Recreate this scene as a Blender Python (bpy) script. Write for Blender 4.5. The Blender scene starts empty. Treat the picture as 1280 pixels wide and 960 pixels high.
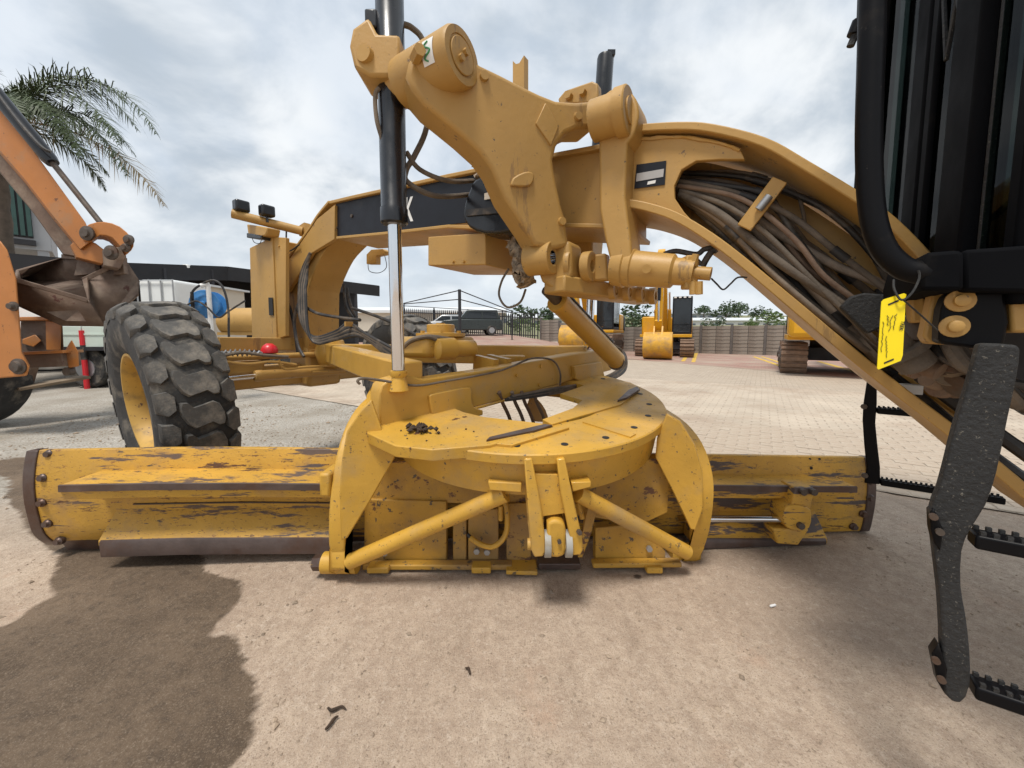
import bpy, bmesh, math, random
from mathutils import Vector, Matrix
from mathutils.geometry import tessellate_polygon
random.seed(7)
PI = math.pi
scene = bpy.context.scene
col = scene.collection
# ---------------------------------------------------------------- camera
FPX = 482.0; PITCH = math.radians(5.0); HORIZON = 418.0; EYE = 1.13
CY = HORIZON + FPX * math.tan(PITCH)
cam_data = bpy.data.cameras.new('camera'); cam = bpy.data.objects.new('camera', cam_data); col.objects.link(cam)
cam.location = (0, 0, EYE); cam.rotation_euler = (PI / 2 - PITCH, 0, 0)
cam_data.sensor_width = 36; cam_data.lens = FPX / 1280 * 36
cam_data.shift_y = (CY - 480) / 1280
cam_data.clip_start = 0.02; cam_data.clip_end = 2000
scene.camera = cam
# ---------------------------------------------------------------- sky, sun, exposure
SUN_EL, SUN_AZ = math.radians(68), math.radians(205)      # azimuth clockwise from +Y
world = bpy.data.worlds.new('World'); scene.world = world; world.use_nodes = True
nt = world.node_tree; N = nt.nodes; L = nt.links
for n in list(N): N.remove(n)
wo = N.new('ShaderNodeOutputWorld'); bg = N.new('ShaderNodeBackground'); bg.inputs['Strength'].default_value = 0.075
sky = N.new('ShaderNodeTexSky'); sky.sky_type = 'NISHITA'; sky.sun_disc = False
sky.sun_elevation = SUN_EL; sky.sun_rotation = SUN_AZ; sky.air_density = 1.0; sky.dust_density = 2.0
tc = N.new('ShaderNodeTexCoord'); sx = N.new('ShaderNodeSeparateXYZ'); L.new(tc.outputs['Generated'], sx.inputs[0])
def wm(op, a, b, clamp=False):
    m = N.new('ShaderNodeMath'); m.operation = op; m.use_clamp = clamp
    for i, v in enumerate((a, b)):
        if v is None: continue
        if isinstance(v, (int, float)): m.inputs[i].default_value = v
        else: L.new(v, m.inputs[i])
    return m.outputs[0]
zz = wm('ADD', wm('MAXIMUM', sx.outputs[2], 0.0), 0.5)
cx = N.new('ShaderNodeCombineXYZ'); L.new(wm('DIVIDE', sx.outputs[0], zz), cx.inputs[0]); L.new(wm('DIVIDE', sx.outputs[1], zz), cx.inputs[1])
def cloud(scale, detail, lo, hi, dist=0.4, off=0.0):
    mp = N.new('ShaderNodeMapping'); mp.inputs['Location'].default_value = (off, off * 0.7, off * 0.3)
    L.new(cx.outputs[0], mp.inputs[0])
    n = N.new('ShaderNodeTexNoise'); n.inputs['Scale'].default_value = scale; n.inputs['Detail'].default_value = detail
    n.inputs['Roughness'].default_value = 0.55; n.inputs['Distortion'].default_value = dist
    L.new(mp.outputs[0], n.inputs['Vector'])
    r = N.new('ShaderNodeMapRange'); r.interpolation_type = 'SMOOTHSTEP'
    r.inputs[1].default_value = lo; r.inputs[2].default_value = hi; L.new(n.outputs[0], r.inputs[0]); return r.outputs[0]
c1 = cloud(3.0, 6, 0.37, 0.62, 0.25); c2 = cloud(1.6, 4, 0.45, 0.60, 0.2, 3.1)
def wmix(f, a, b):
    m = N.new('ShaderNodeMix'); m.data_type = 'RGBA'
    for s, v in ((m.inputs[0], f), (m.inputs[6], a), (m.inputs[7], b)):
        if isinstance(v, (int, float)): s.default_value = v
        elif isinstance(v, tuple): s.default_value = (*v, 1)
        else: L.new(v, s)
    return m.outputs[2]
skc = wmix(0.75, sky.outputs[0], (4.4, 5.0, 5.7))                    # thin high veil over the blue
cl = wmix(c1, (3.1, 3.55, 4.05), (5.7, 5.9, 6.05))                      # grey bellies to white tops
allc = wmix(wm('MULTIPLY_ADD', c2, -0.28, False) if False else wm('SUBTRACT', 0.97, wm('MULTIPLY', c2, 0.42)), skc, cl)
hz = N.new('ShaderNodeMapRange'); hz.interpolation_type = 'SMOOTHSTEP'
hz.inputs[1].default_value = 0.0; hz.inputs[2].default_value = 0.32; hz.inputs[3].default_value = 0.75; hz.inputs[4].default_value = 0.0
L.new(sx.outputs[2], hz.inputs[0])
fin = wmix(hz.outputs[0], allc, (4.9, 5.3, 5.65))
L.new(fin, bg.inputs[0]); L.new(bg.outputs[0], wo.inputs[0])
sd = bpy.data.lights.new('sun', 'SUN'); sd.energy = 1.5; sd.angle = math.radians(14); sd.color = (1, 0.95, 0.88)
so = bpy.data.objects.new('sun', sd); col.objects.link(so); so.location = (-3, -4, 9)
sdir = Vector((math.sin(SUN_AZ) * math.cos(SUN_EL), math.cos(SUN_AZ) * math.cos(SUN_EL), math.sin(SUN_EL)))
so.rotation_euler = sdir.to_track_quat('Z', 'Y').to_euler()
vs = scene.view_settings; vs.view_transform = 'Standard'; vs.look = 'None'; vs.gamma = 1; vs.exposure = 1.14
vs.use_curve_mapping = False
# ---------------------------------------------------------------- where a pixel's ray meets a plane of the place
FW = Vector((0, math.cos(PITCH), -math.sin(PITCH))); UPV = Vector((0, math.sin(PITCH), math.cos(PITCH))); EYEV = Vector((0, 0, EYE))
def ray(px, py): return FW + Vector((1, 0, 0)) * ((px - 640) / FPX) + UPV * ((CY - py) / FPX)
def onP(px, py, p, n):
    d = ray(px, py); p = Vector(p); n = Vector(n); return EYEV + d * ((p - EYEV).dot(n) / d.dot(n))
def onY(px, py, y): return onP(px, py, (0, y, 0), (0, 1, 0))
def onZ(px, py, z=0.0): return onP(px, py, (0, 0, z), (0, 0, 1))
# machine axes: U runs to the rear of the grader, V to its left (towards the camera)
TH = math.radians(33); U = Vector((math.cos(TH), -math.sin(TH), 0)); V = Vector((-math.sin(TH), -math.cos(TH), 0)); Z = Vector((0, 0, 1))
AX = Vector((0.1, 2.2, 0)) - U * 2.24
def M(a, b, z): return AX + U * a + V * b + Z * z
def onB(px, py, b): return onP(px, py, AX + V * b, V)
def onA(px, py, a): return onP(px, py, AX + U * a, U)
CC = Vector((0.069, 2.196, 0.775)); NC = Vector((0, -0.135, 1)).normalized()
CXA = Vector((1, 0, 0)); CYA = NC.cross(CXA)
def onC(px, py, h=0.0): return onP(px, py, CC + NC * h, NC)
def cpt(r, t, h=0.0): return CC + CXA * (r * math.cos(t)) + CYA * (r * math.sin(t)) + NC * h
# ---------------------------------------------------------------- mesh builder
def cr(pts, n=6):
    pts = [Vector(p) for p in pts]; out = []
    for i in range(len(pts) - 1):
        p0 = pts[max(i - 1, 0)]; p1 = pts[i]; p2 = pts[i + 1]; p3 = pts[min(i + 2, len(pts) - 1)]
        for k in range(n):
            t = k / n
            out.append(0.5 * ((2 * p1) + (p2 - p0) * t + (2 * p0 - 5 * p1 + 4 * p2 - p3) * t * t + (3 * p1 - p0 - 3 * p2 + p3) * t ** 3))
    out.append(pts[-1]); return out
def cr2(pts, n=4): return [(p[0], p[1]) for p in cr([(x, y, 0) for x, y in pts], n)]
def frame_of(d):
    d = Vector(d).normalized(); a = Vector((0, 0, 1)) if abs(d.z) < 0.9 else Vector((1, 0, 0))
    x = a.cross(d).normalized(); return x, d.cross(x)
class MB:
    def __init__(s): s.v = []; s.f = []
    def add(s, vs, fs):
        o = len(s.v); s.v += [Vector(p) for p in vs]; s.f += [tuple(i + o for i in f) for f in fs]; return s
    def box(s, c, sz, R=None):
        c = Vector(c); R = R or Matrix.Identity(3); h = [x / 2 for x in sz]
        vs = [c + R @ Vector((sx_ * h[0], sy * h[1], sz_ * h[2])) for sx_ in (-1, 1) for sy in (-1, 1) for sz_ in (-1, 1)]
        return s.add(vs, [(0, 1, 3, 2), (4, 6, 7, 5), (0, 4, 5, 1), (2, 3, 7, 6), (0, 2, 6, 4), (1, 5, 7, 3)])
    def bar(s, p0, p1, w, h, up=None):
        p0 = Vector(p0); p1 = Vector(p1); d = (p1 - p0); u = Vector(up or (0, 0, 1)); x = d.cross(u)
        if x.length < 1e-6: x = Vector((1, 0, 0))
        x.normalize(); u = x.cross(d).normalized(); R = Matrix((x, d.normalized(), u)).transposed()
        return s.box((p0 + p1) / 2, (w, d.length, h), R)
    def prism(s, pts, vec):
        pts = [Vector(p) for p in pts]; vec = Vector(vec); n = len(pts)
        vs = pts + [p + vec for p in pts]
        fs = [tuple(reversed(range(n))), tuple(range(n, 2 * n))]
        return s.add(vs, fs + [(i, (i + 1) % n, (i + 1) % n + n, i + n) for i in range(n)])
    def lathe(s, p0, d, prof, n=24, caps=True):
        p0 = Vector(p0); d = Vector(d).normalized(); x, y = frame_of(d); vs = []; fs = []
        for t, r in prof:
            for k in range(n):
                a = 2 * PI * k / n; vs.append(p0 + d * t + (x * math.cos(a) + y * math.sin(a)) * r)
        for j in range(len(prof) - 1):
            for k in range(n): fs.append((j * n + k, j * n + (k + 1) % n, (j + 1) * n + (k + 1) % n, (j + 1) * n + k))
        if caps: fs.append(tuple(reversed(range(n)))); fs.append(tuple((len(prof) - 1) * n + k for k in range(n)))
        return s.add(vs, fs)
    def cyl(s, p0, p1, r, r1=None, n=20):
        p0 = Vector(p0); p1 = Vector(p1); return s.lathe(p0, p1 - p0, [(0, r), ((p1 - p0).length, r if r1 is None else r1)], n)
    def ring(s, p0, p1, ro, ri, n=24):
        p0 = Vector(p0); p1 = Vector(p1); l = (p1 - p0).length
        return s.lathe(p0, p1 - p0, [(0, ri), (0, ro), (l, ro), (l, ri), (0, ri)], n, False)
    def tube(s, path, r, n=8):
        path = [Vector(p) for p in path]; vs = []; fs = []; t0 = (path[1] - path[0]).normalized(); x, y = frame_of(t0)
        for i, p in enumerate(path):
            t = (path[min(i + 1, len(path) - 1)] - path[max(i - 1, 0)]).normalized()
            q = t0.rotation_difference(t); x = q @ x; y = q @ y; t0 = t
            rr = r(i / (len(path) - 1)) if callable(r) else r
            for k in range(n):
                a = 2 * PI * k / n; vs.append(p + (x * math.cos(a) + y * math.sin(a)) * rr)
        for i in range(len(path) - 1):
            for k in range(n): fs.append((i * n + k, i * n + (k + 1) % n, (i + 1) * n + (k + 1) % n, (i + 1) * n + k))
        fs.append(tuple(reversed(range(n)))); fs.append(tuple((len(path) - 1) * n + k for k in range(n)))
        return s.add(vs, fs)
    def sheet(s, rows, vec):
        """a strip of points swept along vec"""
        n = len(rows); vec = Vector(vec); return s.add([Vector(p) for p in rows] + [Vector(p) + vec for p in rows], [(i, i + 1, i + 1 + n, i + n) for i in range(n - 1)])
    def band(s, pts, vec, th):
        """a curved plate: polyline pts swept along vec, thickened by th along its in-plane normal"""
        pts = [Vector(p) for p in pts]; vec = Vector(vec); off = []
        for i in range(len(pts)):
            t = pts[min(i + 1, len(pts) - 1)] - pts[max(i - 1, 0)]; off.append(pts[i] + t.cross(vec).normalized() * th)
        return s.prism_strip(pts, off, vec)
    def prism_strip(s, A_, B_, vec):
        n = len(A_); vs = list(A_) + list(B_) + [p + vec for p in A_] + [p + vec for p in B_]; fs = []
        for i in range(n - 1):
            fs += [(i, i + 1, n + i + 1, n + i), (2 * n + i, 3 * n + i, 3 * n + i + 1, 2 * n + i + 1), (i, 2 * n + i, 2 * n + i + 1, i + 1), (n + i, n + i + 1, 3 * n + i + 1, 3 * n + i)]
        fs += [(0, n, 3 * n, 2 * n), (n - 1, 3 * n - 1, 4 * n - 1, 2 * n - 1)]
        return s.add(vs, fs)
    def mesh(s, name, smooth=40):
        me = bpy.data.meshes.new(name); me.from_pydata([tuple(p) for p in s.v], [], s.f)
        bm = bmesh.new(); bm.from_mesh(me); bmesh.ops.remove_doubles(bm, verts=bm.verts, dist=1e-5)
        bmesh.ops.recalc_face_normals(bm, faces=bm.faces); bm.to_mesh(me); bm.free()
        if smooth:
            for p in me.polygons: p.use_smooth = True
            me.set_sharp_from_angle(angle=math.radians(smooth))
        return me
    def build(s, name, mat, parent=None, bevel=0, smooth=40, seg=2):
        o = bpy.data.objects.new(name, s.mesh(name, smooth)); col.objects.link(o); o.data.materials.append(mat)
        if parent is not None:
            o.parent = parent; rl = ROOTLOC.get(parent.name)
            if rl is not None: o.matrix_parent_inverse = Matrix.Translation(-rl)
        if bevel:
            b = o.modifiers.new('bevel', 'BEVEL'); b.width = bevel; b.segments = seg; b.limit_method = 'ANGLE'; b.angle_limit = math.radians(50); b.harden_normals = False
        return o
ROOTLOC = {}
def tag(o, label=None, cat=None, group=None, kind=None):
    for k, v in (('label', label), ('category', cat), ('group', group), ('kind', kind)):
        if v: o[k] = v
    return o
def thing(name, label, cat, loc=None, group=None):
    o = bpy.data.objects.new(name, None); col.objects.link(o); o.empty_display_size = 0.1
    if loc is not None: o.location = loc; ROOTLOC[o.name] = Vector(loc)
    return tag(o, label, cat, group)
def copy_tree(o, parent=None):
    c = o.copy(); col.objects.link(c); c.parent = parent
    if parent is not None: c.matrix_parent_inverse = o.matrix_parent_inverse.copy()
    for ch in list(o.children): copy_tree(ch, c)
    return c
# ---------------------------------------------------------------- materials
def mat(name, base, rough=0.5, metal=0.0, var=0.12, vscale=3.0, dirt=None, chips=None, bump=None, coat=0.0, stretch=(1, 1, 1), spec=0.5, zone=None):
    """base colour with broad variation; dirt=(colour, amount 0..1, scale); chips=(colour, amount, scale, stretch)"""
    m = bpy.data.materials.new(name); m.use_nodes = True; t = m.node_tree; n_ = t.nodes; l_ = t.links
    p = n_['Principled BSDF']; p.inputs['Metallic'].default_value = metal; p.inputs['Roughness'].default_value = rough
    p.inputs['Coat Weight'].default_value = coat; p.inputs['Specular IOR Level'].default_value = spec
    tcx = n_.new('ShaderNodeTexCoord')
    def noise(scale, det=6, rg=0.6, st=(1, 1, 1), off=0.0):
        mp = n_.new('ShaderNodeMapping'); mp.inputs['Scale'].default_value = st; mp.inputs['Location'].default_value = (off, off, off)
        l_.new(tcx.outputs['Object'], mp.inputs[0]); x = n_.new('ShaderNodeTexNoise')
        x.inputs['Scale'].default_value = scale; x.inputs['Detail'].default_value = det; x.inputs['Roughness'].default_value = rg
        l_.new(mp.outputs[0], x.inputs['Vector']); return x.outputs[0]
    def rng(s, a, b, c=0.0, d=1.0):
        r = n_.new('ShaderNodeMapRange'); r.inputs[1].default_value = a; r.inputs[2].default_value = b; r.inputs[3].default_value = c; r.inputs[4].default_value = d
        l_.new(s, r.inputs[0]); return r.outputs[0]
    def mix(f, a, b):
        x = n_.new('ShaderNodeMix'); x.data_type = 'RGBA'; l_.new(f, x.inputs[0])
        for i, v in ((6, a), (7, b)):
            if isinstance(v, tuple): x.inputs[i].default_value = (*v, 1)
            else: l_.new(v, x.inputs[i])
        return x.outputs[2]
    c = mix(rng(noise(vscale), 0.3, 0.7), tuple(x * (1 - var) for x in base), tuple(min(x * (1 + var), 1) for x in base))
    ro = rng(noise(vscale * 3, off=2), 0.3, 0.7, max(rough - 0.08, 0.02), min(rough + 0.1, 1))
    if dirt:
        dc, am, sc = dirt; f = rng(noise(sc, 9, 0.65, off=5), 0.64 - am * 0.45, 0.80 - am * 0.35, 0, 0.8); c = mix(f, c, dc)
        x = n_.new('ShaderNodeMath'); x.operation = 'MAXIMUM'; y = n_.new('ShaderNodeMath'); y.operation = 'MULTIPLY'; y.inputs[1].default_value = 0.8
        l_.new(f, y.inputs[0]); l_.new(y.outputs[0], x.inputs[0]); l_.new(ro, x.inputs[1]); ro = x.outputs[0]
    for ch in (chips or []):
        cc, am, sc, st = ch; f = rng(noise(sc, 8, 0.7, st, off=9 + sc), 0.73 - am * 0.5, 0.755 - am * 0.5); c = mix(f, c, cc)
    for (zc_, x0, x1, gain, th, sc, st) in (zone or []):          # scraped bare along one stretch
        sp = n_.new('ShaderNodeSeparateXYZ'); l_.new(tcx.outputs['Object'], sp.inputs[0]); g = rng(sp.outputs[0], x0, x1, 0.0, gain)
        ad = n_.new('ShaderNodeMath'); ad.operation = 'ADD'; l_.new(g, ad.inputs[0]); l_.new(noise(sc, 9, 0.7, st, off=17), ad.inputs[1])
        c = mix(rng(ad.outputs[0], th, th + 0.035), c, zc_)
    l_.new(c, p.inputs['Base Color']); l_.new(ro, p.inputs['Roughness'])
    if bump:
        st_, sc = bump; b = n_.new('ShaderNodeBump'); b.inputs['Strength'].default_value = st_; b.inputs['Distance'].default_value = 0.01
        l_.new(noise(sc, 8, 0.6), b.inputs['Height']); l_.new(b.outputs[0], p.inputs['Normal'])
    return m
DUST = (0.36, 0.255, 0.13); RUST = (0.10, 0.045, 0.022); GRIME = (0.10, 0.075, 0.05); STEEL = (0.13, 0.105, 0.095)
MT = {}
MT['yel'] = mat('grader_yellow_paint', (0.51, 0.29, 0.05), 0.46, 0, 0.14, 2.2, (DUST, 0.22, 3.0), [(GRIME, 0.16, 38, (1, 1, 1)), (RUST, 0.10, 11, (1, 1, 1))], (0.08, 40), 0.15)
MT['yel_up'] = mat('grader_yellow_paint_dusty', (0.45, 0.262, 0.072), 0.48, 0, 0.14, 1.6, ((0.34, 0.215, 0.09), 0.14, 2.2), [(GRIME, 0.17, 40, (1, 1, 1)), ((0.29, 0.17, 0.06), 0.20, 6, (1.6, 1.6, 0.25)), ((0.19, 0.12, 0.06), 0.13, 12, (1, 1, 1))], (0.16, 26), 0.0)
MT['yel_low'] = mat('grader_yellow_paint_worked', (0.54, 0.305, 0.040), 0.50, 0, 0.16, 3.0, ((0.36, 0.24, 0.105), 0.30, 3), [(GRIME, 0.21, 30, (1, 1, 1)), (RUST, 0.17, 7, (1, 1, 0.6)), ((0.22, 0.11, 0.03), 0.20, 55, (1, 1, 1))], (0.2, 35), 0.05)
MT['blade'] = mat('blade_paint_worn', (0.55, 0.305, 0.042), 0.52, 0, 0.16, 3.0, ((0.34, 0.2, 0.08), 0.26, 5), [((0.25, 0.12, 0.035), 0.27, 70, (0.6, 1, 1.2)), (RUST, 0.24, 16, (0.3, 1, 1.8)), (GRIME, 0.22, 34, (0.4, 1, 1.4))], (0.25, 60), zone=[((0.10, 0.075, 0.068), -1.65, -0.80, 0.135, 0.665, 5.0, (0.35, 1.0, 3.0)), ((0.12, 0.08, 0.06), 1.45, 0.95, 0.09, 0.66, 6.0, (0.35, 1.0, 3.0))])
MT['blade_steel'] = mat('blade_worn_steel', (0.115, 0.085, 0.075), 0.42, 0.55, 0.25, 8, (RUST, 0.35, 4), [((0.50, 0.29, 0.06), 0.13, 8, (0.3, 1, 2))], (0.15, 60))
MT['steel'] = mat('grimy_steel', (0.10, 0.08, 0.065), 0.55, 0.4, 0.3, 12, (RUST, 0.3, 10), None, (0.2, 60))
MT['chrome'] = mat('chrome_rod', (0.72, 0.73, 0.75), 0.10, 1.0, 0.04, 5)
MT['black'] = mat('black_paint', (0.006, 0.0065, 0.009), 0.28, 0, 0.2, 3, ((0.05, 0.042, 0.035), 0.04, 5), None, (0.03, 20), 0.15)
MT['panel'] = mat('black_decal_panel', (0.008, 0.009, 0.014), 0.45, 0, 0.15, 3, ((0.05, 0.042, 0.035), 0.05, 6), spec=0.35)
MT['cabblk'] = mat('cab_black_paint', (0.005, 0.005, 0.006), 0.40, 0, 0.2, 2, ((0.035, 0.028, 0.022), 0.10, 4), [((0.12, 0.11, 0.10), 0.10, 70, (1, 1, 1))], (0.03, 25), 0.0, spec=0.12)
MT['rubblk'] = mat('ladder_rubber', (0.016, 0.016, 0.016), 0.70, 0, 0.3, 9, ((0.06, 0.055, 0.045), 0.20, 7), [((0.12, 0.11, 0.09), 0.24, 150, (1, 1, 1)), ((0.006, 0.006, 0.006), 0.2, 14, (1, 1, 0.5))], (0.5, 90))
MT['hose'] = mat('dusty_hose', (0.125, 0.10, 0.076), 0.8, 0, 0.35, 9, ((0.23, 0.175, 0.12), 0.36, 6), None, (0.3, 120))
MT['hose2'] = mat('brown_hose_sleeve', (0.17, 0.11, 0.075), 0.8, 0, 0.3, 9, ((0.24, 0.175, 0.12), 0.4, 6), None, (0.3, 120))
MT['hose3'] = mat('dusty_hose_highlight', (0.21, 0.165, 0.125), 0.85, 0, 0.3, 9, ((0.30, 0.23, 0.165), 0.35, 6), None, (0.3, 120))  # dusty hose in a paler tone, standing in for highlights on the bundle
MT['hoseblk'] = mat('black_hose', (0.028, 0.026, 0.025), 0.55, 0, 0.3, 9, ((0.22, 0.17, 0.12), 0.28, 7))
MT['tyre'] = mat('tyre_rubber', (0.034, 0.033, 0.032), 0.85, 0, 0.25, 6, ((0.20, 0.175, 0.14), 0.30, 6), None, (0.4, 70))
MT['tread'] = mat('tyre_tread_rubber', (0.085, 0.081, 0.075), 0.85, 0, 0.22, 9, ((0.24, 0.21, 0.17), 0.35, 9), None, (0.4, 90))
MT['rim'] = mat('rim_yellow', (0.50, 0.30, 0.06), 0.5, 0, 0.15, 5, (GRIME, 0.28, 6), [(RUST, 0.2, 20, (1, 1, 1))])
MT['washer'] = mat('worn_nylon_washer', (0.33, 0.32, 0.29), 0.6, 0, 0.1, 8, ((0.25, 0.2, 0.13), 0.2, 14))
MT['white'] = mat('white_paint', (0.78, 0.78, 0.76), 0.5, 0, 0.05, 3, ((0.45, 0.42, 0.37), 0.15, 3))
MT['foil'] = mat('crumpled_foil_wrap', (0.42, 0.32, 0.22), 0.45, 0.3, 0.5, 30, ((0.07, 0.05, 0.03), 0.5, 25), None, (1.0, 60))
MT['red'] = mat('red_plastic', (0.62, 0.02, 0.03), 0.35, 0, 0.1, 6)
MT['tag'] = mat('yellow_tag_plastic', (0.86, 0.66, 0.0), 0.4, 0, 0.05, 6)
MT['ink'] = mat('black_ink', (0.012, 0.012, 0.012), 0.6)
MT['grey'] = mat('grey_paint', (0.42, 0.41, 0.40), 0.6, 0, 0.1, 5)
MT['darkglass'] = mat('tinted_side_glass', (0.008, 0.011, 0.011), 0.12, 0, 0.1, 2, ((0.02, 0.018, 0.015), 0.2, 3), spec=0.35)
MT['blade_bare'] = mat('bare_scraped_steel', (0.105, 0.088, 0.085), 0.40, 0.5, 0.3, 8, ((0.09, 0.045, 0.03), 0.3, 6), [((0.50, 0.28, 0.045), 0.30, 9, (0.3, 1, 2.0)), ((0.5, 0.28, 0.045), 0.22, 40, (0.5, 1, 1))], (0.2, 60))
MT['carrier'] = mat('carrier_paint_rusty', (0.47, 0.26, 0.036), 0.55, 0, 0.2, 3.0, ((0.27, 0.165, 0.07), 0.42, 3.2), [((0.13, 0.06, 0.03), 0.30, 5, (1, 1, 1.6)), (GRIME, 0.26, 22, (1, 1, 1)), (RUST, 0.22, 50, (1, 1, 1))], (0.25, 40))
MT['cabmatte'] = mat('cab_matte_black', (0.0045, 0.0048, 0.006), 0.8, 0, 0.2, 2, ((0.016, 0.014, 0.012), 0.15, 4), spec=0.06)
MT['rubgrey'] = mat('grey_rubber_seal', (0.10, 0.095, 0.09), 0.7)
MT['green'] = mat('green_print', (0.05, 0.25, 0.10), 0.5)
MT['soil'] = mat('dark_soil_lump', (0.055, 0.035, 0.022), 0.95, 0, 0.4, 25, None, None, (1, 60))
MT['orange'] = mat('backhoe_orange', (0.44, 0.17, 0.042), 0.5, 0, 0.12, 2, ((0.33, 0.2, 0.11), 0.22, 2.5), [(RUST, 0.20, 9, (1, 1, 1)), (GRIME, 0.15, 25, (1, 1, 1))])
MT['bucket'] = mat('bucket_rusty_steel', (0.15, 0.10, 0.072), 0.7, 0.1, 0.3, 3, ((0.30, 0.23, 0.17), 0.36, 3), [((0.10, 0.04, 0.03), 0.22, 5, (1, 1, 1))], (0.4, 20))
MT['exyel'] = mat('excavator_yellow', (0.66, 0.33, 0.008), 0.4, 0, 0.06, 2, ((0.45, 0.30, 0.14), 0.12, 2))
MT['extrk'] = mat('muddy_track_steel', (0.17, 0.11, 0.075), 0.85, 0, 0.3, 4, ((0.28, 0.18, 0.12), 0.4, 3), None, (0.6, 20))
MT['exbkt'] = mat('worn_bucket_yellow', (0.60, 0.32, 0.03), 0.6, 0, 0.2, 3, ((0.30, 0.19, 0.10), 0.40, 3))
MT['conc'] = mat('precast_concrete', (0.25, 0.215, 0.18), 0.9, 0, 0.25, 1.2, ((0.15, 0.115, 0.09), 0.3, 1.5), None, (0.5, 14))
MT['concp'] = mat('precast_post_concrete', (0.125, 0.11, 0.10), 0.9, 0, 0.25, 2)
MT['wallgrey'] = mat('grey_plaster', (0.36, 0.37, 0.385), 0.85, 0, 0.06, 0.7)
MT['cream'] = mat('cream_plaster', (0.55, 0.50, 0.42), 0.85, 0, 0.06, 0.7)
MT['slat'] = mat('dark_green_slat', (0.035, 0.085, 0.075), 0.5, 0, 0.15, 2)
MT['net'] = mat('black_corrugated_steel', (0.008, 0.008, 0.010), 0.6, 0, 0.2, 1)
MT['dkint'] = mat('dark_steel_frame', (0.022, 0.022, 0.026), 0.6, 0, 0.25, 2)
MT['blue'] = mat('blue_reel_plastic', (0.055, 0.22, 0.50), 0.4, 0, 0.12, 6, ((0.35, 0.38, 0.4), 0.12, 6))
MT['pale'] = mat('pale_green_panel', (0.55, 0.63, 0.56), 0.55, 0, 0.06, 2, ((0.4, 0.38, 0.3), 0.15, 2))
MT['wood'] = mat('weathered_timber', (0.22, 0.165, 0.11), 0.9, 0, 0.3, 4, None, None, (0.5, 25))
MT['plastic'] = mat('milky_tank_plastic', (0.74, 0.76, 0.75), 0.4, 0, 0.04, 3)
MT['galv'] = mat('galvanised_steel', (0.38, 0.39, 0.40), 0.45, 0.6, 0.1, 6)
MT['carw'] = mat('silver_car_paint', (0.55, 0.56, 0.57), 0.3, 0.2, 0.03, 3)
MT['card'] = mat('dark_green_car_paint', (0.035, 0.045, 0.045), 0.3, 0.1, 0.08, 3)
MT['carglass'] = mat('car_window_glass', (0.02, 0.025, 0.03), 0.08)
MT['roof'] = mat('pale_roof_sheet', (0.60, 0.62, 0.63), 0.6, 0, 0.05, 0.1)
MT['factory'] = mat('factory_wall', (0.66, 0.66, 0.64), 0.8, 0, 0.06, 0.1)
MT['facwin'] = mat('factory_window', (0.09, 0.11, 0.13), 0.3)
MT['ylline'] = mat('yellow_road_paint', (0.62, 0.40, 0.05), 0.8, 0, 0.1, 3, ((0.32, 0.2, 0.14), 0.35, 5))
MT['bark'] = mat('palm_bark', (0.13, 0.10, 0.075), 0.95, 0, 0.3, 5, None, None, (0.8, 14))
MT['frond'] = mat('palm_leaf', (0.06, 0.085, 0.034), 0.55, 0, 0.3, 2)
MT['frond_dry'] = mat('dry_palm_leaf', (0.20, 0.145, 0.065), 0.7, 0, 0.3, 2)
MT['leafA'] = mat('tree_leaf', (0.045, 0.075, 0.03), 0.6, 0, 0.4, 0.6)
MT['leafB'] = mat('bush_leaf', (0.085, 0.14, 0.035), 0.6, 0, 0.35, 1.2)
def glass_mat(name, tint, alpha):
    m = bpy.data.materials.new(name); m.use_nodes = True; n_ = m.node_tree.nodes; l_ = m.node_tree.links
    tr = n_.new('ShaderNodeBsdfTransparent'); tr.inputs[0].default_value = (*tint, 1); gl = n_.new('ShaderNodeBsdfGlossy'); gl.inputs['Roughness'].default_value = 0.02
    fr = n_.new('ShaderNodeFresnel'); fr.inputs[0].default_value = 1.5; mx = n_.new('ShaderNodeMixShader')
    dm = n_.new('ShaderNodeMath'); dm.operation = 'MULTIPLY'; dm.inputs[1].default_value = 0.16; l_.new(fr.outputs[0], dm.inputs[0]); l_.new(dm.outputs[0], mx.inputs[0]); l_.new(tr.outputs[0], mx.inputs[1]); l_.new(gl.outputs[0], mx.inputs[2])
    l_.new(mx.outputs[0], n_['Material Output'].inputs[0]); return m
MT['glass'] = glass_mat('cab_window_glass', (0.34, 0.42, 0.40), 0.3)
# ================================================================ ground
from mathutils import noise as mnoise
def inpoly(x, y, poly):
    c = False; j = len(poly) - 1
    for i in range(len(poly)):
        xi, yi = poly[i]; xj, yj = poly[j]
        if (yi > y) != (yj > y) and x < (xj - xi) * (y - yi) / (yj - yi) + xi: c = not c
        j = i
    return c
def gp(pts): return [(p.x, p.y) for p in (onZ(*q) for q in pts)]
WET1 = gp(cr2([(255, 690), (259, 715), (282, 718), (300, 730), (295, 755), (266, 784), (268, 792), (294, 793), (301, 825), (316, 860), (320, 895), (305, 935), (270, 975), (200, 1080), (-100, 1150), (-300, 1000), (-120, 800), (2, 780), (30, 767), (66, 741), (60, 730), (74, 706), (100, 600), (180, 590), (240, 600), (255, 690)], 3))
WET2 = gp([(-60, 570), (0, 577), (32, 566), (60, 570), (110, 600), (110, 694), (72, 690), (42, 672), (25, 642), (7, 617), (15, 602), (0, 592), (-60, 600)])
PAVE_P = onZ(300, 484); PAVE_D = Vector((U.x, U.y, 0))        # near edge of the block paving, parallel to the machine
PAVE_N = Vector((-PAVE_D.y, PAVE_D.x, 0))                     # pointing away from the camera
if PAVE_N.y < 0: PAVE_N = -PAVE_N
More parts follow.
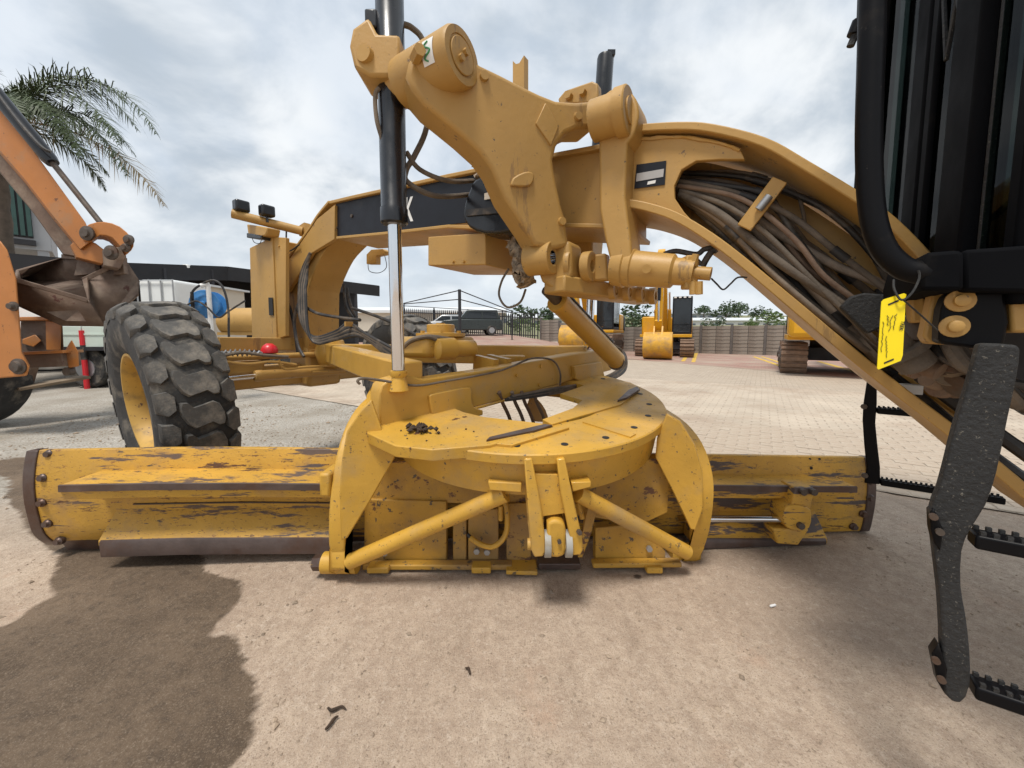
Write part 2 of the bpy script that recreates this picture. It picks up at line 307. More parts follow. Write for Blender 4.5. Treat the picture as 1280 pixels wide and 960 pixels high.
def grow(a, b, step, far, g):
    out = []; x = a
    while x <= b: out.append(x); x += step
    s = step
    while out[-1] < far: s *= g; out.append(out[-1] + s)
    s = step; lo = []
    x = a
    while x > -far: s *= g; x -= s; lo.append(x)
    return list(reversed(lo)) + out
xs = grow(-3.2, 2.8, 0.022, 700, 1.13); ys = [y for y in grow(0.45, 3.6, 0.022, 900, 1.13) if y > -300]
vv = []; wet = []; grav = []
for y in ys:
    for x in xs:
        near = max(0.0, 1 - math.hypot(x, y - 2) / 9)
        z = 0.0
        if near > 0:
            z = (mnoise.fractal(Vector((x * 1.3, y * 1.3, 0)), 1.0, 2.0, 4) * 0.007 + mnoise.fractal(Vector((x * 9, y * 9, 3)), 0.8, 2.1, 4) * 0.0028) * min(1, near * 2) - 0.006
        vv.append((x, y, z))
        jx = x + mnoise.noise(Vector((x * 9, y * 9, 1))) * 0.018; jy = y + mnoise.noise(Vector((x * 9, y * 9, 7))) * 0.018
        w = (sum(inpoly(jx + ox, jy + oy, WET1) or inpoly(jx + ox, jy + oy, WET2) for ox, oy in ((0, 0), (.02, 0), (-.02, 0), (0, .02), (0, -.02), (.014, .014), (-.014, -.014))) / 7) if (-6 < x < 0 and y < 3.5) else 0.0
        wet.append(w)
        d = (Vector((x, y, 0)) - PAVE_P).dot(PAVE_N)
        g = max(0, min(1, (-0.9 - x + mnoise.noise(Vector((x, y, 2))) * 0.5) / 0.8)) * max(0, min(1, (y - 2.0 + mnoise.noise(Vector((x, y, 5))) * 0.3) / 0.6)) * max(0, min(1, (d < 0.3) * 1.0))
        grav.append(g if y < 40 else 0.0)
nx = len(xs); ff = [(j * nx + i, j * nx + i + 1, (j + 1) * nx + i + 1, (j + 1) * nx + i) for j in range(len(ys) - 1) for i in range(nx - 1)]
me = bpy.data.meshes.new('ground'); me.from_pydata(vv, [], ff)
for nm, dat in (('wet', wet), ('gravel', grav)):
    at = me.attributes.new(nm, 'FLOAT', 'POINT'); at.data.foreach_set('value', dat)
for p in me.polygons: p.use_smooth = True
ground = bpy.data.objects.new('ground', me); col.objects.link(ground); tag(ground, kind='structure')
def ground_mat():
    m = bpy.data.materials.new('compacted_dirt'); m.use_nodes = True; t = m.node_tree; n_ = t.nodes; l_ = t.links; p = n_['Principled BSDF']
    tcx = n_.new('ShaderNodeTexCoord')
    def noise(scale, det=8, rg=0.6, st=(1, 1, 1), rot=0.0):
        mp = n_.new('ShaderNodeMapping'); mp.inputs['Scale'].default_value = st; mp.inputs['Rotation'].default_value = (0, 0, rot); l_.new(tcx.outputs['Object'], mp.inputs[0])
        x = n_.new('ShaderNodeTexNoise'); x.inputs['Scale'].default_value = scale; x.inputs['Detail'].default_value = det; x.inputs['Roughness'].default_value = rg; l_.new(mp.outputs[0], x.inputs['Vector']); return x.outputs[0]
    def rng(s, a, b, c=0.0, d=1.0):
        r = n_.new('ShaderNodeMapRange'); r.inputs[1].default_value = a; r.inputs[2].default_value = b; r.inputs[3].default_value = c; r.inputs[4].default_value = d; l_.new(s, r.inputs[0]); return r.outputs[0]
    def mix(f, a, b):
        x = n_.new('ShaderNodeMix'); x.data_type = 'RGBA'
        for i, v in ((0, f), (6, a), (7, b)):
            if isinstance(v, tuple): x.inputs[i].default_value = (*v, 1)
            elif isinstance(v, float): x.inputs[i].default_value = v
            else: l_.new(v, x.inputs[i])
        return x.outputs[2]
    def mul(a, b, op='MULTIPLY'):
        x = n_.new('ShaderNodeMath'); x.operation = op
        for i, v in ((0, a), (1, b)):
            if isinstance(v, (int, float)): x.inputs[i].default_value = v
            else: l_.new(v, x.inputs[i])
        return x.outputs[0]
    c = mix(rng(noise(0.9), 0.32, 0.68), (0.425, 0.322, 0.238), (0.57, 0.458, 0.352))
    c = mix(rng(noise(5.5, 10, 0.7), 0.38, 0.7, 0, 0.55), c, (0.37, 0.27, 0.20))
    c = mix(rng(noise(2.6, 6, 0.6, (1, 1, 1), 1.0), 0.60, 0.72, 0, 0.5), c, (0.48, 0.30, 0.205))          # reddish soil
    c = mix(rng(noise(3.0, 8, 0.65, (3.2, 0.55, 1), 0.25), 0.50, 0.66, 0, 0.55), c, (0.33, 0.25, 0.185))  # scrape streaks
    c = mix(rng(noise(120, 4, 0.7), 0.56, 0.68, 0, 0.45), c, (0.58, 0.48, 0.37))                           # pale grit
    c = mix(rng(noise(75, 5, 0.7), 0.57, 0.69, 0, 0.55), c, (0.19, 0.135, 0.095))                            # dark grit
    c = mix(rng(noise(22, 10, 0.78), 0.44, 0.66, 0, 0.6), c, (0.31, 0.228, 0.168))
    c = mix(rng(noise(38, 8, 0.75, (1, 1, 1), 0.6), 0.53, 0.66, 0, 0.5), c, (0.62, 0.52, 0.42))
    c = mix(rng(noise(260, 3, 0.7), 0.54, 0.70, 0, 0.5), c, (0.66, 0.57, 0.47)); c = mix(rng(noise(210, 3, 0.7, (1, 1, 1), 1.3), 0.55, 0.67, 0, 0.75), c, (0.18, 0.13, 0.095))
    ga = n_.new('ShaderNodeAttribute'); ga.attribute_name = 'gravel'
    gc = mix(rng(noise(55, 6, 0.75), 0.35, 0.65), (0.15, 0.14, 0.12), (0.58, 0.55, 0.49))
    gc = mix(rng(noise(1.5, 5), 0.4, 0.65, 0, 0.6), gc, (0.19, 0.165, 0.125))
    c = mix(mul(ga.outputs['Fac'], 0.85), c, gc)
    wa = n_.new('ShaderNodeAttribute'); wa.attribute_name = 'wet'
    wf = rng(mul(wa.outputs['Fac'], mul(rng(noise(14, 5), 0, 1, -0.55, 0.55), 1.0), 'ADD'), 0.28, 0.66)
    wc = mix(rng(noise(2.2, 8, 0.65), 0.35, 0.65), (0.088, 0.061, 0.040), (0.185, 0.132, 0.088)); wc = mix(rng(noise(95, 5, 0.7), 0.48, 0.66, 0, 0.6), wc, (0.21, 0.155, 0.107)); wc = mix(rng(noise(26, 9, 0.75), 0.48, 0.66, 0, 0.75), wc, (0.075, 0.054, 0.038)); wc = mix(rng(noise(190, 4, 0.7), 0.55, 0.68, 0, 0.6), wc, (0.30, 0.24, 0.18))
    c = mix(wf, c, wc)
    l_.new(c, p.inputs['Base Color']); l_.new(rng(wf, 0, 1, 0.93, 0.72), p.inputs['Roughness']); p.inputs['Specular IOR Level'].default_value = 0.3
    h = mul(mul(noise(28, 10, 0.7), mul(noise(110, 6, 0.75), 0.6), 'ADD'), mul(noise(4.0, 8, 0.65, (3.2, 0.55, 1), 0.25), 1.2), 'ADD')
    b = n_.new('ShaderNodeBump'); b.inputs['Strength'].default_value = 0.7; b.inputs['Distance'].default_value = 0.013; l_.new(h, b.inputs['Height']); l_.new(b.outputs[0], p.inputs['Normal'])
    return m
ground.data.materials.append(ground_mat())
# loose pebbles on the dirt
rp = random.Random(3); pb = MB()
OCT = [Vector(q) for q in ((1, 0, 0), (-1, 0, 0), (0, 1, 0), (0, -1, 0), (0, 0, 1), (0, 0, -1))]; OF = [(0, 2, 4), (2, 1, 4), (1, 3, 4), (3, 0, 4), (2, 0, 5), (1, 2, 5), (3, 1, 5), (0, 3, 5)]
for k in range(9000):
    if k % 3: x = rp.uniform(-2.6, 2.4); y = 0.6 + rp.random() ** 1.3 * 3.0
    else: x = rp.uniform(-6, -1.0); y = rp.uniform(2.4, 6.2)
    if x < 0 and (inpoly(x, y, WET1) or inpoly(x, y, WET2)): continue
    s = rp.uniform(0.0018, 0.0052) * (1 + 1.4 * (rp.random() < 0.06)) * (1.9 if k % 3 == 0 else 1)
    R = Matrix.Rotation(rp.uniform(0, 6.28), 3, 'Z'); sc = (s * rp.uniform(0.8, 1.6), s * rp.uniform(0.7, 1.2), s * rp.uniform(0.4, 0.8))
    zg = (mnoise.fractal(Vector((x * 1.3, y * 1.3, 0)), 1.0, 2.0, 4) * 0.007 - 0.006) if k % 3 else -0.004
    pb.add([Vector((x, y, zg + sc[2] * 0.4)) + R @ Vector((q.x * sc[0], q.y * sc[1], q.z * sc[2])) for q in OCT], OF)
tag(pb.build('gravel', mat('loose_pebbles', (0.33, 0.255, 0.185), 0.9, 0, 0.45, 9), smooth=0), 'small loose pebbles scattered over the compacted dirt', 'gravel', kind='stuff')
# ================================================================ block paving beyond the dirt
def pv(s, t): return PAVE_P + PAVE_D * s + PAVE_N * t
def flat(name, pts, z, m):
    mb = MB(); pts = [Vector((p[0], p[1], z)) for p in pts]; mb.add(pts, [tuple(t) for t in tessellate_polygon([pts])]); return mb.build(name, m, smooth=0)
def brickmat(name, c1_, c2_, mortar, sc, bw, rh, rot):
    m = bpy.data.materials.new(name); m.use_nodes = True; n_ = m.node_tree.nodes; l_ = m.node_tree.links; p = n_['Principled BSDF']; p.inputs['Roughness'].default_value = 0.92
    tcx = n_.new('ShaderNodeTexCoord'); mp = n_.new('ShaderNodeMapping'); mp.inputs['Rotation'].default_value = (0, 0, rot); l_.new(tcx.outputs['Object'], mp.inputs[0])
    b = n_.new('ShaderNodeTexBrick'); b.inputs['Color1'].default_value = (*c1_, 1); b.inputs['Color2'].default_value = (*c2_, 1); b.inputs['Mortar'].default_value = (*mortar, 1)
    b.inputs['Scale'].default_value = sc; b.inputs['Brick Width'].default_value = bw; b.inputs['Row Height'].default_value = rh; b.inputs['Mortar Size'].default_value = 0.006; l_.new(mp.outputs[0], b.inputs[0])
    no = n_.new('ShaderNodeTexNoise'); no.inputs['Scale'].default_value = 0.8; no.inputs['Detail'].default_value = 8; l_.new(tcx.outputs['Object'], no.inputs['Vector'])
    mx = n_.new('ShaderNodeMix'); mx.data_type = 'RGBA'; mr = n_.new('ShaderNodeMapRange'); mr.inputs[1].default_value = 0.42; mr.inputs[2].default_value = 0.66; mr.inputs[4].default_value = 0.7
    l_.new(no.outputs[0], mr.inputs[0]); l_.new(mr.outputs[0], mx.inputs[0]); l_.new(b.outputs[0], mx.inputs[6]); mx.inputs[7].default_value = (0.40, 0.33, 0.255, 1)
    l_.new(mx.outputs[2], p.inputs['Base Color']); return m
paving = flat('paving', [(*pv(-14, 0)[:2],), (*pv(16, 0)[:2],), (*pv(20, 22)[:2],), (*pv(-14, 30)[:2],)], 0.004, brickmat('tan_block_paving', (0.46, 0.385, 0.30), (0.38, 0.31, 0.24), (0.24, 0.19, 0.145), 1.0, 0.2, 0.1, TH))
tag(paving, kind='structure')
R0 = Vector((-4.5, 19.0, 0)); R1 = onZ(790, 449.5); R2 = onZ(1000, 467); R3 = onZ(1200, 484)
def sstep(t): t = max(0, min(1, t)); return t * t * (3 - 2 * t)
def yard_z(x, y): return 1.15 * sstep((y - 15) / 15) * sstep((7.5 - x) / 9)     # the yard climbs towards the parked cars
BD = [Vector((R0.x - 14, R0.y + 3, 0)), R0, R1, R2, R3, Vector((R3.x + 22, R3.y - 3, 0))]
rb = MB(); rws = []
for i_ in range(len(BD) - 1):
    for k_ in range(8): rws.append(BD[i_].lerp(BD[i_ + 1], k_ / 8))
rws.append(BD[-1]); nr = 14
for p_ in rws:
    for k_ in range(nr):
        x_, y_ = p_.x + k_ * 1.0, p_.y + k_ * 1.6; rb.v.append(Vector((x_, y_, 0.008 + yard_z(x_, y_))))
rb.f = [(i_ * nr + k_, i_ * nr + k_ + 1, (i_ + 1) * nr + k_ + 1, (i_ + 1) * nr + k_) for i_ in range(len(rws) - 1) for k_ in range(nr - 1)]
red = rb.build('red_paving', brickmat('red_block_paving', (0.38, 0.225, 0.175), (0.31, 0.185, 0.15), (0.22, 0.16, 0.13), 1.0, 0.2, 0.1, TH))
tag(red, kind='structure')
for pts in ([(851, 452), (856, 452), (864, 440), (860, 440)], [(864, 453), (869, 453), (873, 440), (869, 440)], [(940, 446), (944, 446), (988, 461), (981, 461)], [(950, 446), (954, 446), (1003, 461), (996, 461)], [(1020, 452), (1026, 452), (1120, 478), (1110, 478)]):
    q = [onZ(*p) for p in pts]; o = flat('parking_line', [(p.x, p.y) for p in q], 0.012, MT['ylline']); tag(o, kind='structure')
# separate pavers where they can be told apart
pm = mat('tan_paver', (0.47, 0.395, 0.31), 0.93, 0, 0.13, 1.1, ((0.36, 0.275, 0.205), 0.45, 1.3), [((0.30, 0.23, 0.17), 0.2, 9, (1, 1, 1))], (0.3, 60))
cells = []
for j in range(0, 62):
    for i in range(-40, 70):
        s = i * 0.2 + (0.1 if j % 2 else 0); t_ = 0.06 + j * 0.1; c = pv(s, t_); d = c - EYEV; zc = d.dot(FW)
        px = 640 + FPX * d.x / zc; py = CY - FPX * d.dot(UPV) / zc
        if 270 < px < 1330 and zc < 10.5:
            vis = (850 < px < 1080) or (px > 1100 and py < 620)
            cells.append((0 if vis else 1, zc, c))
cells.sort(key=lambda q: (q[0], q[1]))
pvm = MB(); h = 0.05
Rp = Matrix((PAVE_D, PAVE_N, Z)).transposed()
pvm.add([Rp @ Vector((x, y, z)) for x, y, z in ((-.095, -.045, 0), (.095, -.045, 0), (.095, .045, 0), (-.095, .045, 0), (-.091, -.041, .004), (.091, -.041, .004), (.091, .041, .004), (-.091, .041, .004))], [(0, 1, 5, 4), (1, 2, 6, 5), (2, 3, 7, 6), (3, 0, 4, 7), (4, 5, 6, 7)])
pmesh = pvm.mesh('paver', 0); pmesh.materials.append(pm)
for _, _, c in cells[:300]:
    o = bpy.data.objects.new('paver', pmesh); col.objects.link(o); o.parent = paving; o.location = (c.x, c.y, 0.0035 + random.uniform(0, 0.003)); o.rotation_euler = (random.uniform(-.012, .012), random.uniform(-.008, .008), 0)
rest = MB()
for _, _, c in cells[300:]:
    dz = 0.0035 + random.uniform(0, 0.003); rest.add([v + Vector((c.x, c.y, dz)) for v in pvm.v], pvm.f)
o = rest.build('paver_field', pm, smooth=0); o.parent = paving; tag(o, kind='stuff')
# ================================================================ far land, wall, fence
hb = MB(); rows = []
for k in range(9):
    y = [45, 60, 90, 130, 190, 260, 360, 480, 620][k]; hgt = [-0.6, -0.2, 1.6, 4.2, 7.5, 11, 15, 18, 19][k]
    rows.append([(x, y - abs(x) * 0.05, hgt * (1 + 0.18 * math.sin(x * 0.011 + k)) + (mnoise.noise(Vector((x * .02, y * .02, 0))) * hgt * 0.12)) for x in range(-700, 701, 35)])
n0 = len(rows[0]); hb.add([p for r in rows for p in r], [(j * n0 + i, j * n0 + i + 1, (j + 1) * n0 + i + 1, (j + 1) * n0 + i) for j in range(8) for i in range(n0 - 1)])
tag(hb.build('hills', mat('dry_veld', (0.17, 0.175, 0.085), 0.95, 0, 0.3, 0.03, ((0.27, 0.23, 0.14), 0.4, 0.02))), kind='structure')
def landz(x, y):
    Ys = [45, 60, 90, 130, 190, 260, 360, 480, 620]; Hs = [-0.6, -0.2, 1.6, 4.2, 7.5, 11, 15, 18, 19]
    y2 = y + abs(x) * 0.05
    for k in range(8):
        if Ys[k] <= y2 <= Ys[k + 1]: return Hs[k] + (Hs[k + 1] - Hs[k]) * (y2 - Ys[k]) / (Ys[k + 1] - Ys[k])
    return 0
# precast wall: posts and stacked slabs
W0 = Vector((2.2, 29.6, 0)); W1 = Vector((27.5, 10.8, 0)); WD = (W1 - W0).normalized(); WN = Vector((-WD.y, WD.x, 0))
wall = thing('precast_wall', 'low brown-grey wall of stacked concrete slabs behind the parked excavators', 'wall', W0)
RW = Matrix((WD, WN, Z)).transposed()
sm = MB().box((0, 0, 0), (0.715, 0.05, 0.182), RW).mesh('slab', 0); sm.materials.append(MT['conc'])
pmh = MB().box((0, 0, 0.84), (0.12, 0.13, 1.68), RW).mesh('post', 0); pmh.materials.append(MT['concp'])
nb = int((W1 - W0).length / 1.6)
for i in range(nb + 1):
    p = W0 + WD * (i * 1.6)
    o = bpy.data.objects.new('post', pmh); col.objects.link(o); o.parent = wall; o.location = p - W0 + Z * yard_z(p.x, p.y)
    if i < nb:
        q = p + WD * 0.8; zq = yard_z(q.x, q.y)
        MB().box(q + WN * 0.03 + Z * (0.78 + zq), (1.5, 0.03, 1.56), RW).build('backing', MT['concp'], wall, smooth=0)
        for k in range(16):
            o = bpy.data.objects.new('slab', sm); col.objects.link(o); o.parent = wall
            o.location = q - W0 + WD * (-.37 + .74 * (k % 2)) + Z * (zq + 0.10 + 0.203 * (k // 2)) + WN * random.uniform(-0.02, 0.004); o.rotation_euler = (0, random.uniform(-.004, .004), random.uniform(-.006, .006))
# palisade fence
F0 = Vector((-9.0, 31.5, 1.2)); F1 = Vector((2.0, 29.8, 0.62)); FD = (F1 - F0).normalized()
fence = thing('palisade_fence', 'black steel palisade fence behind the parked cars', 'fence', F0)
pal = MB().prism([Vector((-.045, 0, .05)), Vector((.045, 0, .05)), Vector((.045, 0, 2.0)), Vector((0, 0, 2.16)), Vector((-.045, 0, 2.0))], (0, 0.03, 0)).mesh('pale', 0); pal.materials.append(MT['dkint'])
for i in range(int((F1 - F0).length / 0.17)):
    o = bpy.data.objects.new('pale', pal); col.objects.link(o); o.parent = fence; o.location = FD * (i * 0.17) - Z * .08; o.rotation_euler = (0, 0, math.atan2(FD.y, FD.x))
for zf in (0.4, 1.75): MB().bar(F0 + Z * zf + Vector((0, .05, 0)), F1 + Z * zf + Vector((0, .05, 0)), 0.05, 0.07).build('rail', MT['dkint'], fence)
for i in range(5): MB().bar(F0.lerp(F1, i / 4) + Vector((0, .12, 0)), F0.lerp(F1, i / 4) + Vector((0, .12, 2.2)), 0.09, 0.09, (0, 1, 0)).build('post', MT['dkint'], fence)
# ---- far factories
def factory(name, label, px, py, w, hgt, dep, Y, roofm, wallm, nwin):
    p = onY(px, py, Y); z0 = min(landz(p.x, Y), p.z - hgt); x0 = p.x - w / 2; r = thing(name, label, 'building', Vector((p.x, Y, z0)))
    MB().box((p.x, Y + dep / 2, (z0 - 2 + p.z) / 2), (w, dep, p.z - z0 + 2)).build('wall', wallm, r, smooth=0)
    MB().prism([Vector((x0 - .6, Y - .6, p.z)), Vector((x0 - .6, Y + dep / 2, p.z + hgt * .28)), Vector((x0 - .6, Y + dep + .6, p.z)), Vector((x0 - .6, Y + dep + .6, p.z - .4)), Vector((x0 - .6, Y - .6, p.z - .4))], (w + 1.2, 0, 0)).build('roof', roofm, r, smooth=0)
    for i in range(nwin):
        x = x0 + (i + .5) * w / nwin; MB().box((x, Y - .05, p.z - hgt * .45), (w / nwin * .62, .3, hgt * .35)).build('window', MT['facwin'], r, smooth=0)
factory('factory_shed', 'long white factory shed with grey roof beyond the yard wall', 912, 400, 44, 5, 26, 150, MT['roof'], MT['factory'], 9)
factory('warehouse', 'grey flat warehouse high on the slope behind the white shed', 878, 392, 36, 5, 24, 235, MT['wallgrey'], MT['wallgrey'], 7)
factory('depot', 'small white depot building to the side of the excavator cab', 1000, 399, 30, 5, 20, 170, MT['roof'], MT['factory'], 5)
factory('office_block', 'white office block on the hill above the palisade fence', 636, 394, 26, 6, 18, 190, MT['roof'], MT['factory'], 6)
factory('hall', 'pale industrial hall on the hill over the block wall', 672, 397, 22, 5, 18, 165, MT['roof'], MT['cream'], 5)
factory('store_building', 'long low cream store behind the cars and shade poles', 530, 388, 24, 3, 10, 60, MT['roof'], MT['cream'], 0)
# ---- trees on the far slope
def leafcloud(mb, c, r, n, s, rnd, flat_=0.8):
    blobs = [(Vector((rnd.gauss(0, .45), rnd.gauss(0, .45), rnd.gauss(0, .35) * flat_)) * r, r * rnd.uniform(.35, .6)) for _ in range(7)]
    for _ in range(n):
        bc, br = rnd.choice(blobs); d = Vector((rnd.gauss(0, 1), rnd.gauss(0, 1), rnd.gauss(0, 1))).normalized() * br * rnd.uniform(.6, 1.05); d.z *= flat_
        p = Vector(c) + bc + d; q = Vector((rnd.gauss(0, 1), rnd.gauss(0, 1), rnd.gauss(0, 1))).normalized(); x, y = frame_of(q); k = s * rnd.uniform(.6, 1.3)
        mb.add([p - x * k, p + y * k * .55, p + x * k, p - y * k * .55], [(0, 1, 2, 3)])
def far_tree(px, py, Y, r, label, leaf, seed, hgt=None):
    rnd = random.Random(seed); c = onY(px, py, Y); z0 = landz(c.x, Y) if Y > 45 else 0; z0 = min(z0, c.z - r)
    t = thing('tree', label, 'tree', Vector((c.x, Y, z0)), 'trees on the far slope')
    MB().cyl((c.x, Y, z0 - .3), (c.x, Y, c.z), r * .07, r * .04, 7).build('trunk', MT['bark'], t)
    mb = MB(); leafcloud(mb, c, r, 520, r * .11, rnd); mb.build('crown', leaf, t, smooth=0)
far_tree(880, 388, 210, 5, 'dark round tree at the near end of the ridge row', MT['leafA'], 1)
far_tree(908, 386, 200, 6, 'dark round tree rising above the white shed', MT['leafA'], 2)
far_tree(924, 387, 205, 5.5, 'broad dark tree beside the tallest ridge tree', MT['leafA'], 3)
far_tree(942, 391, 210, 4.6, 'low dark tree ending the ridge row', MT['leafA'], 4)
far_tree(960, 400, 36, 1.15, 'bright green leafy tree just behind the block wall', MT['leafB'], 5)
far_tree(985, 405, 34, .8, 'low bright green bush behind the block wall', MT['leafB'], 6)
far_tree(940, 406, 37, .7, 'small green bush in front of the white shed', MT['leafB'], 7)
far_tree(790, 395, 60, 3.2, 'dark tree between the two parked excavators', MT['leafA'], 8)
far_tree(655, 391, 150, 5, 'dark tree on the hill over the office block', MT['leafA'], 9)
far_tree(690, 392, 140, 5, 'dark tree on the hill beside the pale hall', MT['leafA'], 10)
far_tree(620, 400, 90, 3, 'scrubby tree on the slope behind the parked car', MT['leafA'], 11)
far_tree(650, 406, 60, 1.6, 'grassy green shrub behind the palisade end', MT['leafB'], 12)
far_tree(676, 408, 55, 1.4, 'green shrub over the start of the block wall', MT['leafB'], 13)
far_tree(895, 409, 45, 1.3, 'dark green shrub beside the excavator cab', MT['leafA'], 14)
far_tree(1040, 400, 110, 5, 'dark tree half hidden by the sloping grader frame', MT['leafA'], 15)
# ================================================================ parked excavators
def excavator(name, label, loc, rz, boom=True, raise_=0.0, group='yellow excavators parked along the wall'):
    r = thing(name, label, 'excavator', None, group); Y_ = MT['exyel']
    for sgn in (-1, 1):
        x = sgn * 1.05; pr = []
        for k in range(13): a = PI / 2 + PI * k / 12; pr.append((x - .3, -1.55 + .42 * math.cos(a) , .43 + .42 * math.sin(a)))
        for k in range(13): a = -PI / 2 + PI * k / 12; pr.append((x - .3, 1.55 + .42 * math.cos(a), .43 + .42 * math.sin(a)))
        pr = [Vector((p[0], p[1], p[2])) for p in pr]
        trk = MB().prism(pr, (.6, 0, 0)).build('track', MT['extrk'], r)
        grouser = MB().box((0, 0, 0), (.62, .10, .06)).mesh('track_shoe', 0); grouser.materials.append(MT['extrk'])
        per = []
        for k in range(9): a = PI / 2 + PI * k / 8; per.append((-1.55 + .44 * math.cos(a), .43 + .44 * math.sin(a), a))
        for k in range(1, 14): per.append((-1.55 + 3.1 * k / 14, -.012 + .02, -PI / 2)); per.append((-1.55 + 3.1 * k / 14, .87, PI / 2))
        for k in range(9): a = -PI / 2 + PI * k / 8; per.append((1.55 + .44 * math.cos(a), .43 + .44 * math.sin(a), a))
        for (yy, zz_, a) in per:
            o = bpy.data.objects.new('track_shoe', grouser); col.objects.link(o); o.parent = trk; o.location = (x, yy, max(zz_, .03)); o.rotation_euler = (a - PI / 2, 0, 0)
        for yy, rr in ((-1.55, .30), (1.55, .30)): MB().lathe((x + sgn * .28, yy, .43), (sgn, 0, 0), [(0, rr), (.05, rr * .9), (.06, rr * .4), (.1, rr * .35)], 16).build('sprocket', MT['steel'], trk)
        for k in range(6): MB().cyl((x + sgn * .26, -1.0 + k * .4, .2), (x + sgn * .33, -1.0 + k * .4, .2), .11, n=10).build('roller', MT['steel'], trk)
        MB().box((x + sgn * .22, 0, .45), (.2, 2.4, .25)).build('track_frame', MT['steel'], trk)
    MB().box((0, 0, .55), (1.6, 1.6, .4)).build('chassis', MT['dkint'], r, .03)
    MB().cyl((0, 0, .74), (0, 0, 1.0), .6, n=24).build('slew_ring', MT['steel'], r)
    MB().box((0, .75, 1.06), (2.5, 3.5, .16)).build('deck', Y_, r, .02)
    MB().box((-.87, 1.0, 1.6), (.74, 2.7, .95)).build('side_housing', Y_, r, .06)
    MB().box((.0, 1.75, 1.62), (.98, 1.2, .9)).build('engine_cover', Y_, r, .05)
    MB().box((.87, 1.75, 1.6), (.74, 1.2, .95)).build('side_housing', Y_, r, .06)
    MB().box((0, 2.75, 1.55), (2.5, .6, 1.0)).build('counterweight', MT['panel'] if boom else Y_, r, .12)
    c = MB(); x0, x1 = .3, 1.22
    c.box(((x0 + x1) / 2, .05, 3.0), (x1 - x0, 1.8, .1)); c.box(((x0 + x1) / 2, .05, 1.22), (x1 - x0, 1.8, .16)); c.box(((x0 + x1) / 2, .92, 2.1), (x1 - x0, .06, 1.7))
    for xx in (x0 + .03, x1 - .03):
        for yy in (-.82, .15, .9): c.box((xx, yy, 2.1), (.07, .07, 1.75))
    cb = c.build('cab', MT['panel'], r, .02)
    MB().box(((x0 + x1) / 2, -.825, 2.28), (x1 - x0 - .13, .02, 1.3)).build('windscreen', MT['carglass'], cb)
    MB().box(((x0 + x1) / 2, -.83, 1.46), (x1 - x0 - .13, .02, .3)).build('lower_window', MT['carglass'], cb)
    for xx in (x0 + .01, x1 - .01): MB().box((xx, .05, 2.2), (.02, 1.6, 1.4)).build('side_window', MT['carglass'], cb)
    MB().box(((x0 + x1) / 2, .45, 1.75), (.45, .5, .9)).build('seat', MT['dkint'], cb, .05)
    for k in range(4): MB().box((x0 + .12 + k * .22, -.87, 3.0), (.12, .05, .07)).build('lamp', MT['white'], cb)
    if boom:
        bx = -.12
        pts = [(bx - .2, -.3, 1.35), (bx - .2, -1.5, 3.1), (bx - .2, -2.6, 4.25), (bx - .2, -3.6, 4.55), (bx - .2, -3.7, 4.25), (bx - .2, -2.7, 3.75), (bx - .2, -1.75, 2.65), (bx - .2, -.8, 1.2)]
        MB().prism([Vector(p) for p in pts], (.4, 0, 0)).build('boom', Y_, r, .03)
        pts = [(bx - .15, -3.45, 4.95), (bx - .15, -3.2, 4.75), (bx - .15, -3.4, 4.0), (bx - .15, -3.55, 1.15 + raise_), (bx - .15, -3.85, 1.1 + raise_), (bx - .15, -3.95, 4.1), (bx - .15, -3.75, 4.8)]
        MB().prism([Vector(p) for p in pts], (.3, 0, 0)).build('stick', Y_, r, .02)
        for dx in (-.32, .32):
            k = MB().cyl((bx + dx, -.9, 1.25), (bx + dx, -1.7, 2.35), .08, n=12).build('boom_cylinder', Y_, r); MB().cyl((bx + dx, -1.7, 2.35), (bx + dx, -2.15, 3.15), .045, n=10).build('rod', MT['chrome'], k)
        k = MB().cyl((bx, -4.12, 4.2), (bx, -4.15, 2.6 + raise_), .075, n=12).build('bucket_cylinder', MT['panel'], r); MB().cyl((bx, -4.15, 2.6 + raise_), (bx, -4.12, 1.7 + raise_), .04, n=10).build('rod', MT['chrome'], k)
        MB().bar((bx, -4.12, 1.75 + raise_), (bx, -3.75, 1.25 + raise_), .28, .09).build('link', Y_, r)
        w = 1.2; prof = [(-3.55, 1.12), (-4.0, 1.2), (-4.3, 1.0), (-4.42, .7), (-4.36, .38), (-4.1, .12), (-3.75, .06), (-3.3, .25)]
        prof = [(a, b + raise_) for a, b in prof]
        bk = MB().band([Vector((bx - w / 2, a, b)) for a, b in prof], (w, 0, 0), .035); bko = bk.build('bucket', MT['exbkt'], r)
        for xx in (bx - w / 2, bx + w / 2 - .03): MB().prism([Vector((xx, a, b)) for a, b in prof], (.03, 0, 0)).build('side_plate', Y_, bko)
        MB().band([Vector((bx - w / 2 + .02, a - .02, b - .012)) for a, b in prof[3:]], (w - .04, 0, 0), -.02).build('wear_plate', MT['exbkt'], bko)
        for dx in (-.17, .17): MB().prism([Vector((bx + dx - .03, -3.5, 1.5 + raise_)), Vector((bx + dx - .03, -3.95, 1.5 + raise_)), Vector((bx + dx - .03, -4.2, 1.05 + raise_)), Vector((bx + dx - .03, -3.5, 1.05 + raise_))], (.06, 0, 0)).build('hinge_ear', Y_, bko)
        for k in range(5): MB().bar((bx - w / 2 + .1 + k * .25, -3.3, .25 + raise_), (bx - w / 2 + .1 + k * .25, -3.1, .34 + raise_), .09, .05).build('tooth', MT['steel'], bko)
    else:
